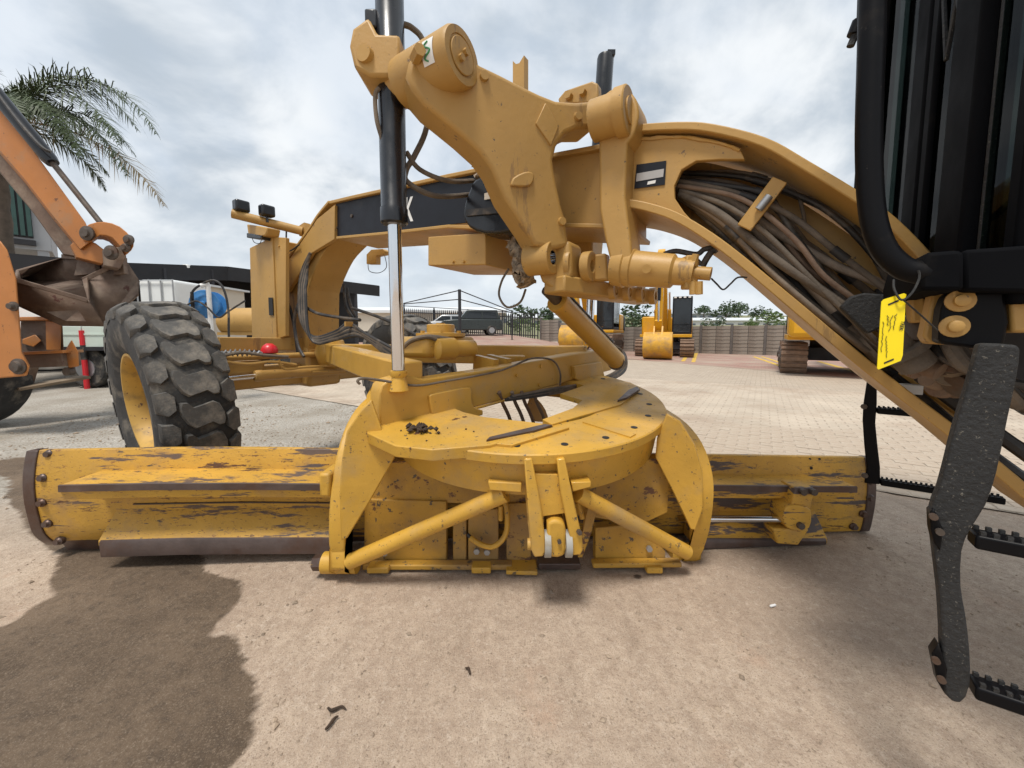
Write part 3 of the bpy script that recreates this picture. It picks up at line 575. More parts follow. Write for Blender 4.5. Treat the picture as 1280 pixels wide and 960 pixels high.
        MB().prism([Vector(p) for p in [(-.3, -.3, 1.35), (-.3, -1.5, 2.2), (-.3, -3.0, 2.5), (-.3, -4.2, 1.5), (-.3, -4.3, 1.2), (-.3, -3.0, 2.0), (-.3, -1.6, 1.75), (-.3, -.8, 1.2)]], (.4, 0, 0)).build('boom', Y_, r, .03)
    r.location = loc; r.rotation_euler = (0, 0, rz); return r
excavator('excavator', 'yellow excavator with clean bucket on the ground beside two short yellow lines', (8.3, 20.8, 0.0), math.radians(-25))
excavator('excavator', 'yellow excavator turned slightly aside, seen behind the chromed grader rod', (4.75, 22.3, 0.24), math.radians(-25), True, 0.1)
excavator('excavator', 'yellow crawler excavator with muddy tracks seen beneath the sloping frame', (10.0, 12.0, 0.0), math.radians(146), False)
# ================================================================ parked cars
def car(name, label, p, rz, body, suv):
    r = thing(name, label, 'car', None); L_ = 4.3; 
    if suv: lo = [(-2.1, .35), (-2.12, .85), (-1.95, 1.02), (-.85, 1.1), (2.0, 1.1), (2.12, .95), (2.12, .35)]; up = [(-.85, 1.1), (-.35, 1.72), (1.75, 1.75), (2.0, 1.1)]
    else: lo = [(-2.1, .3), (-2.12, .65), (-1.9, .8), (-.9, .92), (1.9, .95), (2.1, .8), (2.1, .3)]; up = [(-.9, .92), (-.2, 1.42), (1.1, 1.44), (1.85, .95)]
    b = MB().prism([Vector((x, -.88, z)) for x, z in lo], (0, 1.76, 0)); b.build('body', body, r, .06)
    cbn = MB().prism([Vector((x, -.78, z)) for x, z in up], (0, 1.56, 0)).build('roof', body, r, .05)
    xm = (up[1][0] + up[2][0]) / 2; zb = up[0][1] + .06; zt = up[1][1] - .1
    for y in (-.79, .775):
        for xa, xb, ya in ((up[0][0] + .22, xm - .05, 1), (xm + .05, up[3][0] - .25, 2)):
            pts = [(xa, zb), (xb, zb), (xb - (.12 if ya == 2 else 0), zt), (xa + (.42 if ya == 1 else 0), zt)]
            MB().prism([Vector((x, y, z)) for x, z in pts], (0, .015, 0)).build('window', MT['carglass'], cbn)
    MB().bar((up[0][0] + .07, 0, zb + .03), (up[1][0] - .08, 0, zt), 1.35, .03, (-1, 0, 1)).build('windscreen', MT['carglass'], cbn)
    for x in (-1.35, 1.35):
        for y in (-.9, .72):
            w = MB().lathe((x, y, .34), (0, 1, 0), [(0, .2), (0, .33), (.03, .345), (.15, .345), (.18, .33), (.18, .2)], 20).build('wheel', MT['tyre'], r); MB().cyl((x, y - .01, .34), (x, y + .19, .34), .2, n=14).build('rim', MT['galv'], w)
    for y in (-.65, .65): MB().box((-2.1, y, .75), (.06, .3, .14)).build('headlight', MT['white'], r, .02)
    r.location = p; r.rotation_euler = (0, 0, rz)
q = onY(589, 418, 27.6); car('parked_car', 'dark green four-wheel-drive car parked by the palisade fence', (q.x, 27.6, yard_z(q.x, 27.6) + .01), math.radians(12), MT['card'], True)
q = onY(556, 418, 29.6); car('parked_car', 'silver car parked behind the grader front wheel', (q.x, 29.6, yard_z(q.x, 29.6) + .01), math.radians(12), MT['carw'], False)
# shade frame on a black pole
pp = onY(575, 418, 22.0); sh = thing('shade_frame', 'tall black pole with thin cables of a shade net', 'pole', Vector((pp.x, 22, 0)))
MB().cyl((pp.x, 22, 0), (pp.x, 22, 3.65), .09, n=10).build('post', MT['dkint'], sh)
for e in ((505, 379), (640, 389)):
    q = onY(*e, 25.0); MB().cyl((q.x, 25, 0), q, .04, n=8).build('post', MT['dkint'], sh)
for e, z0 in (((505, 379), 3.6), ((505, 380), 3.1), ((640, 389), 3.6), ((640, 391), 3.1)):
    q = onY(*e, 25.0); MB().cyl((pp.x, 22, z0), q, .03, n=6).build('cable', MT['dkint'], sh)
q = onY(585, 385, 27); MB().bar(onY(500, 382, 26), onY(700, 394, 26), .04, .04).build('beam', MT['dkint'], sh)
# ================================================================ motor grader
G = thing('motor_grader', 'big yellow motor grader with its blade swung out and lowered to the dirt', 'grader', Vector((CC.x, CC.y, 0)))
YU, YL, YY = MT['yel_up'], MT['yel_low'], MT['yel']
def tr(pts, f, *a): return [f(x, y, *a) for x, y in pts]
# ---- front beam of the main frame
fb = MB().prism(tr([(418, 251), (476, 239), (560, 220), (640, 204), (700, 192), (786, 176), (786, 283), (700, 281), (640, 287), (560, 283), (486, 291), (418, 298)], onB, .155), -V * .31)
beam = fb.build('main_frame', YU, G, .006)
top = [onB(x, y - 2, .185) for x, y in [(411, 253), (440, 246), (476, 238), (560, 219), (640, 203), (700, 191), (786, 175)]]
MB().band(top, -V * .37, -.022).build('top_plate', YU, beam, .004)
bot = [onB(x, y, .185) for x, y in [(420, 299), (486, 293), (560, 285), (640, 289), (700, 284), (786, 286)]]
MB().band(bot, -V * .37, .02).build('bottom_plate', YU, beam, .004)
nose = MB().prism(tr(cr2([(420, 250), (410, 254), (395, 272), (387, 285), (366, 316), (350, 340), (346, 366)], 3) + [(346, 441), (385, 441)] + cr2([(385, 364), (390, 347), (403, 318), (420, 298)], 4), onB, .14), -V * .28).build('frame_nose', YU, G, .008)
MB().prism(tr([(418, 256), (396, 274), (388, 286), (345, 347), (341, 366), (359, 366), (390, 316), (418, 299)], onB, .185), -V * .03).build('nose_bracket', YU, G, .004)
MB().band(tr(cr2([(411, 253), (397, 270), (388, 284), (366, 315), (346, 343)], 3), onB, .19), -V * .38, -.018).build('nose_plate', YU, nose, .003)
pan = MB().prism(tr([(420, 251), (476, 241), (560, 223), (604, 214), (604, 276), (560, 281), (486, 290), (420, 296)], onB, .162), -V * .005).build('model_panel', MT['panel'], G, .002)
def text_mesh(name, s, origin, xd, yd, h, m, parent, sx=1.0, ext=.0008, bold=0.0):
    cu = bpy.data.curves.new('t', 'FONT'); cu.body = s; cu.size = 1.0; cu.extrude = 0; cu.offset = bold
    t = bpy.data.objects.new('t', cu); col.objects.link(t); dg = bpy.context.evaluated_depsgraph_get(); me = bpy.data.meshes.new_from_object(t.evaluated_get(dg)); bpy.data.objects.remove(t)
    xd = Vector(xd).normalized(); yd = Vector(yd); yd = (yd - xd * yd.dot(xd)).normalized(); nd = xd.cross(yd)
    for v in me.vertices: v.co = Vector(origin) + xd * (v.co.x * h * sx) + yd * (v.co.y * h) + nd * ext
    o = bpy.data.objects.new(name, me); col.objects.link(o); me.materials.append(m); o.parent = parent
    rl = ROOTLOC.get(parent.name)
    if rl is not None: o.matrix_parent_inverse = Matrix.Translation(-rl)
    return o
for ch_, x_, y_ in (('0', 490, 279), ('K', 505.5, 276.5)): text_mesh('model_lettering', ch_, onB(x_, y_, .163), onB(522, 274, .163) - onB(488, 278, .163), Z, .20, MT['white'], pan, .56, .0012, .03)
for x, y in ((440, 270), (420, 259), (421, 285)): MB().cyl(onB(x, y, .162), onB(x, y, .162) + V * .008, .012, n=10).build('screw', MT['steel'], pan)
# ---- rear arch: open channel with flanges
topf = cr2([(770, 168), (790, 165), (845, 162), (887, 165), (950, 182), (1000, 210), (1077, 258), (1122, 295), (1180, 360), (1240, 440)], 4)
MB().band(tr(topf, onB, .20), -V * .40, .030).build('arch_top_flange', YU, G, .004)
botf = cr2([(772, 258), (800, 262), (840, 275), (882, 300), (925, 333), (990, 388), (1080, 464), (1190, 549), (1280, 624), (1340, 675)], 4)
bf = MB().band(tr(botf, onB, .20), -V * .40, .034).build('arch_bottom_flange', YU, G, .004)
MB().prism(tr([(783, 174), (847, 170), (900, 178), (926, 188), (931, 199), (900, 199), (870, 201), (852, 212), (843, 232), (843, 247), (855, 265), (879, 291), (840, 273), (800, 261), (776, 257)], onB, .165), -V * .025).build('arch_side_plate', YU, G, .003)
farw = [onB(x, y, .2) for x, y in topf]; 
wb = [(onB(x, y, .20) - AX) for x, y in topf]; wl = [(onB(x, y, .20) - AX) for x, y in botf]
pts = [AX + U * p.dot(U) + Z * (p.z - .02) - V * .08 for p in wb] + [AX + U * p.dot(U) + Z * (p.z + .02) - V * .08 for p in reversed(wl)]
MB().prism(pts, -V * .02).build('arch_web', YU, G)
for x0, y0, x1, y1 in ((975, 225, 930, 285), ):
    MB().bar(onB(x0, y0, .13), onB(x1, y1, .13), .055, .014, V).build('hose_strap', YU, G, .003)
# rating plate
pl = MB().prism(tr([(796, 206), (833, 201), (831, 231), (793, 236)], onB, .168), V * .002).build('rating_plate', MT['panel'], G)
MB().prism(tr([(796, 217), (830, 211), (829, 221), (795, 227)], onB, .171), V * .001).build('printed_band', MT['grey'], pl)
MB().prism(tr([(810, 227), (820, 225), (819, 229), (809, 231)], onB, .171), V * .001).build('white_label', MT['white'], pl)
# ---- hoses inside the arch
rh = random.Random(5)
hosepaths = [
 ([(846, 228), (900, 228), (960, 250), (1010, 310), (1060, 370), (1110, 420)], .00, .020, 'hose'), ([(846, 234), (910, 250), (970, 290), (1040, 330), (1095, 352), (1120, 372)], .06, .021, 'hose'),
 ([(850, 242), (900, 268), (960, 318), (1030, 365), (1075, 395)], .10, .024, 'hose'), ([(848, 225), (905, 232), (955, 242), (975, 265), (990, 290), (1020, 330), (1060, 385)], .07, .016, 'hose2'),
 ([(846, 230), (890, 240), (940, 256), (968, 280), (985, 305), (1010, 335), (1060, 375)], .05, .013, 'hose2'), ([(850, 222), (910, 218), (970, 235), (1040, 265), (1080, 300), (1110, 350)], -.03, .017, 'hose'),
 ([(848, 236), (905, 246), (965, 275), (1005, 330), (1055, 395), (1105, 440)], .01, .020, 'hose'), ([(850, 246), (892, 272), (945, 320), (1000, 372), (1070, 425)], .05, .026, 'hose'),
 ([(852, 248), (890, 280), (950, 340), (1010, 395), (1080, 450)], .02, .018, 'hoseblk'), ([(870, 215), (930, 216), (990, 238), (1003, 262), (1006, 285)], -.02, .010, 'hose'),
 ([(846, 232), (920, 255), (980, 310), (1040, 360), (1090, 400)], -.01, .018, 'hose'), ([(850, 240), (915, 265), (985, 330), (1050, 400), (1100, 455)], .03, .021, 'hose2'),
 ([(848, 238), (930, 262), (1000, 300), (1060, 345), (1110, 385)], -.04, .019, 'hose'), ([(960, 330), (1000, 360), (1050, 420), (1120, 470)], -.02, .022, 'hoseblk'),
 ([(848, 227), (915, 240), (985, 268), (1050, 318), (1108, 362)], .09, .015, 'hose'), ([(850, 238), (905, 256), (955, 290), (1015, 350), (1075, 408), (1110, 440)], .11, .014, 'hose'), ([(850, 244), (900, 276), (955, 332), (1015, 385), (1085, 440)], .09, .016, 'hose'), ([(848, 232), (925, 248), (990, 296), (1030, 345), (1085, 385)], .12, .013, 'hose2'), ([(855, 216), (930, 222), (1010, 250), (1060, 285), (1100, 330)], .0, .014, 'hoseblk')]
for hi_, (pts, b, r_, m) in enumerate(hosepaths):
    m = (m, 'hose3', m, 'hoseblk', m)[hi_ % 5]  # paler and black hoses alternate in place of highlights and dark gaps
    pp_ = [onB(x, y, b * .8 + (.02 if 0 < i < len(pts) - 1 else 0)) for i, (x, y) in enumerate(pts)]
    ho_ = MB().tube(cr(pp_, 7), r_ * .72, 10).build('hydraulic_hose', MT[m], G)
    for e_ in (0.30, 0.72):
        if rh.random() < .45: q_ = cr(pp_, 7); k_ = int(len(q_) * e_); MB().tube(q_[k_:k_ + 3], r_ * .72 + .004, 10).build('hose_tie', MT['hoseblk'], ho_)
MB().ring(onB(948, 262, .15), onB(962, 245, .15), .014, .006, 12).build('hose_clamp', MT['galv'], G)
# ---- saddle yoke and pivots
MB().prism(tr(cr2([(748, 160), (750, 128), (762, 112), (780, 110), (794, 122), (798, 145), (792, 168)], 3) + [(784, 178), (781, 245), (788, 300), (790, 330), (784, 336), (764, 334), (756, 300), (749, 262)], onB, .27), -V * .16).build('saddle_yoke', YU, G, .012, seg=3)
pc = onB(787, 138, .285)
pv1 = MB().lathe(pc - U * .15, U, [(0, .080), (.10, .080), (.103, .092), (.145, .092), (.15, .087), (.15, .05), (.156, .05), (.156, .012)], 32).build('pivot_pin', YU, G, 0)
# ---- left lift arm (casting)
q0, q1, q2 = M(2.30, .76, 2.2), M(2.68, .27, 2.1), M(2.52, .40, 1.47)
nl = (q1 - q0).cross(q2 - q0).normalized(); nl = nl if nl.y < 0 else -nl
LA = [(512, 72), (575, 56), (600, 80), (625, 92), (652, 106), (675, 117), (695, 125), (720, 127), (747, 125), (746, 160), (722, 160), (707, 167), (696, 182), (692, 200), (695, 222), (702, 255), (707, 272), (712, 308), (690, 312), (668, 306), (660, 292), (650, 277), (630, 247), (615, 212), (600, 190), (575, 167), (545, 142), (530, 130), (515, 112), (507, 95)]
arm = MB().prism(tr(LA, onP, q0, nl), -nl * .17).build('lift_arm', YU, G, .018, seg=4)
qd = q0 + nl * .008
MB().prism(tr([(682, 128), (670, 154), (689, 182), (699, 157)], onP, qd, nl), -nl * .02).build('cast_pad', YU, arm, .003)
MB().prism(tr(cr2([(639, 230), (642, 222), (655, 215), (665, 215), (668, 222), (664, 231), (655, 233), (639, 232)], 2), onP, q0 + nl * .014, nl), -nl * .03).build('cast_lug', YU, arm, .006)
for x, y in ((722, 146), (702, 277), (605, 96)): p = onP(x, y, q0, nl); MB().cyl(p - nl * .02, p + nl * .014, .022, .016, 14).build('cast_boss', YU, arm)
bc = onB(578, 70, .735)
bs = MB().lathe(bc - U * .30, U, [(0, .085), (.005, .095), (.285, .100), (.30, .094), (.30, .070), (.296, .068), (.296, .008)], 36).build('arm_boss', YU, arm)
MB().lathe(bc - U * .003, U, [(0, .062), (.004, .062), (.006, .06), (.006, .005)], 30).build('boss_cap', YU, arm)
for dx, dz in ((-.012, .018), (.014, -.016)): MB().cyl(bc + V * dx + Z * dz, bc + V * dx + Z * dz + U * .016, .013, n=6).build('bolt', YU, arm)
st = MB()
sp = []
for i in range(7):
    a = math.radians(-30 + i * 8); x_, y_ = frame_of(U); 
    sp.append(bc - U * .105 + (V * math.cos(a) + Z * math.sin(a)) * .1015)
MB().sheet(sp, U * .052).build('sticker', MT['white'], arm)
sq = [bc - U * (.079 + .014 * math.sin(i * 1.2)) + (V * math.cos(math.radians(-24 + i * 4.5)) + Z * math.sin(math.radians(-24 + i * 4.5))) * .1025 for i in range(9)]
MB().tube(cr(sq, 3), .0032, 5).build('sticker_mark', MT['green'], arm)
# trunnion clamp round the lift cylinder
cyT, cyB, rodB = onB(486, -60, .74), onB(493, 281, .76), onC(498, 470, .13)
cyB = onY(493, 281, 1.70); cyT = onY(485.5, -60, 1.67); tY = onY(488, 82, 1.68)
clamp = MB().prism([p + Vector((0, -.085, 0)) for p in tr([(470, 42), (480, 62), (507, 63), (507, 112), (472, 112), (453, 102), (447, 76), (451, 56)], onY, 1.68)], (0, .19, 0)).build('cylinder_trunnion', YU, G, .012)
p = onY(459, 68, 1.595); MB().cyl(p + Vector((.02, .08, 0)), p + Vector((-.012, -.012, 0)), .036, .032, 18).build('trunnion_cap', YU, clamp)
MB().cyl(bc - U * .36, bc - U * .28, .075, n=24).build('trunnion_neck', YU, clamp)
p = onY(519, 74, 1.50); MB().cyl(p, p + Vector((.03, -.05, .0)), .022, n=6).build('grease_bolt', YU, clamp)
cylL = MB().lathe(cyT, cyB - cyT, [(0, .056), (.36, .056), (.365, .060), (.385, .060), (.39, .055), ((cyB - cyT).length - .07, .053), ((cyB - cyT).length - .065, .057), ((cyB - cyT).length - .008, .057), ((cyB - cyT).length, .05)], 28).build('lift_cylinder', MT['black'], G)
rodB = onY(498, 462, 1.74)
MB().cyl(cyB - (rodB - cyB).normalized() * .03, rodB, .0285, n=24).build('piston_rod', MT['chrome'], cylL)
MB().lathe(rodB - Z * .005, -Z, [(0, .037), (.02, .037), (.03, .03), (.09, .045), (.1, .02)], 18).build('ball_joint', YL, cylL)
p = onY(466, 28, 1.66); MB().box(p, (.05, .05, .07)).build('hose_port', MT['black'], cylL, .008)
for pts, r_ in (([onY(500, 30, 1.72), onY(515, 35, 1.74), onY(530, 55, 1.76), onY(536, 110, 1.8), onY(533, 160, 1.8), onY(518, 195, 1.76), onY(508, 212, 1.74), onY(510, 228, 1.74), onY(545, 245, 1.80), onB(590, 243, .23)], .012),
               ([onY(474, 110, 1.64), onY(469, 120, 1.64), onY(471, 150, 1.64), onY(478, 175, 1.66)], .009), ([onY(508, 190, 1.74), onY(525, 212, 1.76), onY(560, 226, 1.82), onB(592, 226, .23)], .011)):
    MB().tube(cr(pts, 6), r_, 8).build('hydraulic_hose', MT['hose'], G)
# right-hand lift arm, cylinder and bits seen over the frame
ra = [M(2.52, -.2, 2.12), M(2.52, -.45, 2.24), M(2.52, -.72, 2.22), M(2.52, -.75, 2.05), M(2.52, -.45, 1.92), M(2.52, -.36, 1.45), M(2.52, -.22, 1.45), M(2.52, -.2, 1.9)]
arm2 = MB().prism(ra, -U * .24).build('lift_arm', YU, G, .02, seg=3)
pq = [onB(x, y, -.16) for x, y in ((697, 124), (706, 113), (740, 101), (747, 104), (748, 128), (700, 130))]
mp_ = MB().prism(pq, -V * .06).build('bolted_block', YU, G, .008)
for x, y in ((712, 121), (729, 116)): MB().cyl(onB(x, y, -.16) - V * .01, onB(x, y, -.16) + V * .03, .022, n=6).build('bolt', YU, mp_)
a0 = onB(757, 70, -.74); a1 = onB(742, 305, -.74); a2 = onB(736, 430, -.74)
c2_ = MB().lathe(a0, a1 - a0, [(0, .05), (.02, .055), ((a1 - a0).length * .98, .055), ((a1 - a0).length, .045)], 20).build('lift_cylinder', MT['black'], G); MB().cyl(a1, a2, .028, n=16).build('piston_rod', MT['chrome'], c2_)
MB().box(a0 + Vector((.03, -.02, 0)), (.05, .04, .03)).build('hose_port', MT['black'], c2_)
ch = [onB(x, y, -.2) for x, y in ((641, 76), (645, 80), (649, 79), (655, 69), (655, 175), (641, 170))]
MB().prism(ch, -V * .05).build('light_bracket', YU, G)
# ---- valve tray and black swivel under the frame
tp = [onB(x, y, .27) for x, y in ((535, 296), (607, 291), (607, 331), (535, 332))]
tray = MB().prism(tp, -V * .42).build('valve_box', YU, G, .005)
for x in (567, 580): MB().cyl(onB(x, 327, .27), onB(x, 327, .27) + V * .012, .008, n=6).build('bolt', YU, tray)
sw = MB().prism(tr(cr2([(590, 228), (600, 220), (620, 220), (634, 236), (648, 262), (648, 284), (630, 291), (606, 292), (586, 284), (578, 268), (582, 248)], 2), onB, .34), -V * .16).build('swivel_valve', MT['black'], G, .015, seg=3)
MB().prism(tr([(582, 262), (645, 256), (648, 264), (582, 270)], onB, .352), -V * .1).build('valve_band', MT['hoseblk'], sw)
MB().prism(tr([(606, 242), (617, 239), (617, 248), (606, 250)], onB, .347), V * .004).build('valve_label', MT['cream'], sw)
def lumpy(path, r, seed, n=11, amp=.35):
    rnd = random.Random(seed); mb = MB().tube(cr(path, 6), r, n)
    for v in mb.v: v += Vector((rnd.gauss(0, 1), rnd.gauss(0, 1), rnd.gauss(0, 1))) * r * amp * .5
    return mb
lumpy([onB(600, 188, .24), onB(603, 205, .28), onB(606, 224, .30)], .042, 3).build('wrapped_hose', MT['foil'], G)
lumpy([onB(644, 300, .2), onB(652, 318, .25), onB(652, 340, .28), onB(660, 355, .28)], .045, 4).build('wrapped_hose', MT['foil'], G)
MB().tube(cr([onB(636, 336, .22), onB(627, 352, .22), onB(624, 370, .22), onB(634, 384, .22), onB(650, 378, .22), onB(657, 362, .26)], 6), .006, 7).build('sensor_cable', MT['hose'], G)
# ---- link bar, lock pin and shift cylinder
lb = MB()
e0 = onB(690, 322, .33); lb.ring(e0 - U * .12, e0 + U * .01, .072, .034, 28); lkb = lb.build('arm_eye', YU, G, .004)
MB().ring(e0 - U * .11, e0 + U * .004, .034, .030, 24).build('eye_bush', MT['chrome'], lkb)
MB().prism(tr([(668, 300), (712, 300), (714, 340), (708, 356), (692, 364), (676, 352), (668, 330)], onB, .30), -V * .14).build('arm_foot', YU, G, .02, seg=3)
e1 = onB(716, 330, .25); MB().lathe(e1 - U * .02, U, [(0, .066), (.02, .066), (.025, .062), (.025, .045), (.02, .045), (.02, .005)], 26).build('lock_disc', YU, G)
e2 = onB(738, 333, .19); lk2 = MB().ring(e2 - U * .03, e2 + U * .012, .068, .028, 26).build('link_eye', YU, G, .004)
MB().prism(tr([(722, 320), (757, 316), (760, 350), (722, 352)], onB, .16), -V * .06).build('link_plate', YU, G, .01)
lp0, lp1 = onB(692, 356, .30), onB(806, 372, -.34)
MB().bar(lp0, lp1, .14, .075).build('link_bar', YU, G, .01)
for k in range(4):
    p = lp0.lerp(lp1, .45 + k * .16) + U * .075; MB().ring(p - U * .02 + Z * .0, p + U * .012, .045, .024, 20).build('lock_hole', YU, G)
ka, kb = onB(768, 334, .20), onB(868, 341, .20); kd = (kb - ka).normalized(); kl = (kb - ka).length
lc = MB().lathe(ka, kd, [(0, .078), (.05, .085), (.055, .078), (.085, .082), (.09, .075), (kl * .75, .068), (kl * .78, .055), (kl, .052)], 26).build('lock_pin_cylinder', YU, G)
MB().cyl(kb, kb + kd * .06, .026, n=14).build('pin_end', YU, lc)
MB().box(onB(862, 341, .20), (.05, .05, .13)).build('end_plate', YU, lc, .006)
for x in (866, 874): MB().cyl(onB(x, 352, .22), onB(x, 368, .22), .014, n=8).build('bolt', YU, lc)
MB().cyl(onB(808, 336, .28), onB(808, 336, .30), .018, n=8).build('grease_fitting', YU, lc)
MB().cyl(onB(866, 332, .22), onB(870, 318, .22), .014, n=8).build('hose_fitting', YU, lc)
for pts, r_ in (([(868, 322), (878, 330), (888, 315), (895, 310)], .010), ([(830, 318), (845, 314), (870, 318), (880, 312), (890, 310)], .011), ([(889, 348), (896, 355), (904, 362), (913, 355), (922, 347), (934, 347)], .0035), ([(878, 333), (884, 322), (892, 312), (897, 314)], .013)):
    MB().tube(cr([onB(x, y, .12) for x, y in pts], 5), r_, 7).build('hydraulic_hose', MT['hoseblk'], G)
s0, s1 = onB(683, 362, .12), onC(772, 452, .10); s1 = onB(772, 452, -.62); sdv = (s1 - s0).normalized(); sl = (s1 - s0).length
shc = MB().lathe(s0 + sdv * sl * .12, sdv, [(0, .040), (.0, .062), (.03, .062), (.035, .058), (sl * .86, .058), (sl * .87, .05), (sl * .88, .03)], 26).build('side_shift_cylinder', YY, G)
MB().cyl(s0, s0 + sdv * sl * .15, .030, n=18).build('piston_rod', MT['steel'], shc)
MB().ring(s1 - V * .04, s1 + V * .04, .055, .02, 18).build('end_eye', MT['steel'], shc)
MB().tube([s0 + sdv * sl * .16 + Z * .07 + U * .02, s0 + sdv * sl * .5 + Z * .068 + U * .02, s0 + sdv * sl * .85 + Z * .07 + U * .02], .010, 8).build('oil_pipe', MT['hoseblk'], shc)
# ---- drawbar
b0, b1 = onC(475, 536), onC(717, 475); bd = (b1 - b0); bh = Vector((bd.x, bd.y, 0)).normalized(); bn = Vector((bh.y, -bh.x, 0)); bn = bn if bn.y < 0 else -bn
DB = [(475, 536), (474, 492), (477, 482), (486, 475), (500, 471), (510, 469), (530, 474), (600, 464), (660, 453), (720, 442), (762, 436), (768, 452), (764, 463), (717, 475), (640, 497), (560, 518)]
MB().prism(tr(DB, onP, b0, bn), -bn * .11).build('drawbar_yoke', YY, G, .008)
MB().prism(tr(cr2([(537, 497), (539, 493), (562, 488), (588, 484), (590, 496), (592, 508), (604, 513)], 2) + [(604, 519), (556, 531)] + cr2([(556, 531), (546, 526), (540, 515), (537, 497)], 2)[1:-1], onP, b0 + bn * .02, bn), -bn * .03).build('guard_lip', YY, G, .006)
MB().prism(tr([(718, 458), (752, 452), (756, 470), (760, 474), (736, 481), (720, 474)], onP, b0 + bn * .03, bn), -bn * .05).build('guard_lip', YY, G, .006)
for x, y in ((646, 469), (676, 458), (674, 481)): p = onP(x, y, b0, bn); MB().cyl(p, p + bn * .012, .012, n=6).build('bolt', YY, G)
MB().tube(cr(tr([(450, 480), (447, 476), (455, 473), (480, 476), (520, 482), (560, 476), (615, 466), (640, 458), (665, 448), (690, 450), (700, 465), (700, 482)], onP, b0 + bn * .02, bn), 5), .006, 7).build('grease_line', MT['hose'], G)
# A-frame legs of the drawbar, meeting at the ball under the nose
ball = M(.30, .0, .98); eL = onP(525, 474, b0, bn) - bn * .10 + Z * .01 - bh * .02; eR = onP(745, 445, b0, bn) - bn * .08
MB().bar(ball, eL + (eL - ball).normalized() * .05, .13, .15).build('drawbar_leg', YY, G, .01)
MB().bar(ball, eR, .12, .14).build('drawbar_leg', YY, G, .01)
MB().lathe(ball + Z * .12, -Z, [(0, .05), (.02, .10), (.12, .13), (.22, .10), (.26, .04)], 24).build('ball_socket', YY, G)
# circle drive gearbox
gc_ = onP(548, 445, b0 - bn * .42, bn)
gb = MB().prism([gc_ + bh * x + bn * y for x, y in ((-.22, -.16), (.16, -.20), (.2, .12), (-.16, .16), (-.25, .06))], Z * .12 ).build('circle_gearbox', YY, G, .03, seg=3)
gt = gc_ + Z * .12 + bh * .02
MB().lathe(gt, Z, [(0, .15), (.02, .15), (.025, .085), (.07, .085), (.075, .075)], 28).build('gearbox_cover', YY, gb)
for k in range(6): a = k * PI / 3; p = gt + bh * math.cos(a) * .125 + bn * math.sin(a) * .125; MB().cyl(p, p + Z * .035, .012, n=6).build('bolt', YY, gb)
MB().cyl(gt + Z * .074, gt + Z * .082, .03, n=6).build('plug', YY, gb)
mo = gc_ + bn * .17 + Z * .05; mtr = MB().lathe(mo - bh * .12, bh, [(0, .03), (.01, .06), (.12, .065), (.13, .05), (.26, .05), (.28, .02)], 18).build('drive_motor', YY, gb)
for k in range(2): MB().tube(cr([mo - bh * (.1 - k * .1) + Z * .05, mo - bh * .16 + Z * .07 - bn * .02, mo - bh * .24 + Z * .03 - bn * .1, mo - bh * .26 - Z * .1 - bn * .2], 5), .013, 8).build('hydraulic_hose', MT['hose'], G)
gx = onP(640, 447, b0 - bn * .3, bn); MB().lathe(gx - Z * .05, Z, [(0, .09), (.06, .09), (.065, .085)], 22).build('swivel_cap', YY, G)
for k in range(2): MB().bar(gx + bh * (-.3 + k * .1) - Z * .02, gx + bh * (-.3 + k * .1) + bn * .2 - Z * .04, .04, .1).build('cross_rib', YY, G)
# hose bunch over the yoke
for k in range(6):
    o_ = k * 1.6
    pts = [onP(640 - o_, 496 + o_ * .5, b0 + bn * .05, bn), onP(680, 488 + o_ * .7, b0 + bn * .05, bn), onP(728, 480 + o_ * .5, b0 + bn * .06, bn), onP(760 + o_ * .4, 470 + o_ * .6, b0 + bn * .05, bn), onP(776 + o_ * .7, 458 + o_ * .5, b0 - bn * .02, bn), onP(778 + o_ * .4, 440 + o_ * .4, b0 - bn * .08, bn), onP(768 + o_ * .3, 432 + o_ * .3, b0 - bn * .10, bn)]
    MB().tube(cr(pts, 6), .010, 8).build('hydraulic_hose', MT['hoseblk'] if k % 3 else MT['hose'], G)
for k, x in enumerate((624, 640, 652, 667)):
    MB().tube(cr([onP(x, 490, b0 + bn * .01, bn), onP(x + 4, 503, b0 - bn * .02, bn), onP(x + 12, 520, b0 - bn * .04, bn), onP(x + 20, 545, b0 - bn * .05, bn)], 4), .011, 8).build('hydraulic_hose', MT['hose2'] if k % 2 == 0 else MT['hose3'], G)
MB().prism(tr(cr2([(664, 498), (672, 499), (682, 512), (687, 528)], 2) + [(670, 527), (660, 510)], onP, b0 - bn * .16, bn), -bn * .02).build('hose_guard', YY, G, .003)
# ---- circle
RO, RI = .765, .455
rg = MB().lathe(CC - NC * .045, NC, [(0, RI), (0, RO - .005), (.005, RO), (.040, RO), (.045, RO - .005), (.045, RI), (0, RI)], 96, False)
circle = rg.build('circle_ring', YL, G)
MB().lathe(CC - NC * .20, NC, [(0, .69), (0, .715), (.155, .735), (.155, .71), (0, .69)], 96, False).build('ring_skirt', YL, circle)
for k in range(22):
    a = 2 * PI * k / 22 + .07; p = cpt(.685, a, .0005)
    MB().lathe(p, NC, [(0, .0155), (.001, .0155)], 14).build('bolt_hole', MT['ink'], circle)
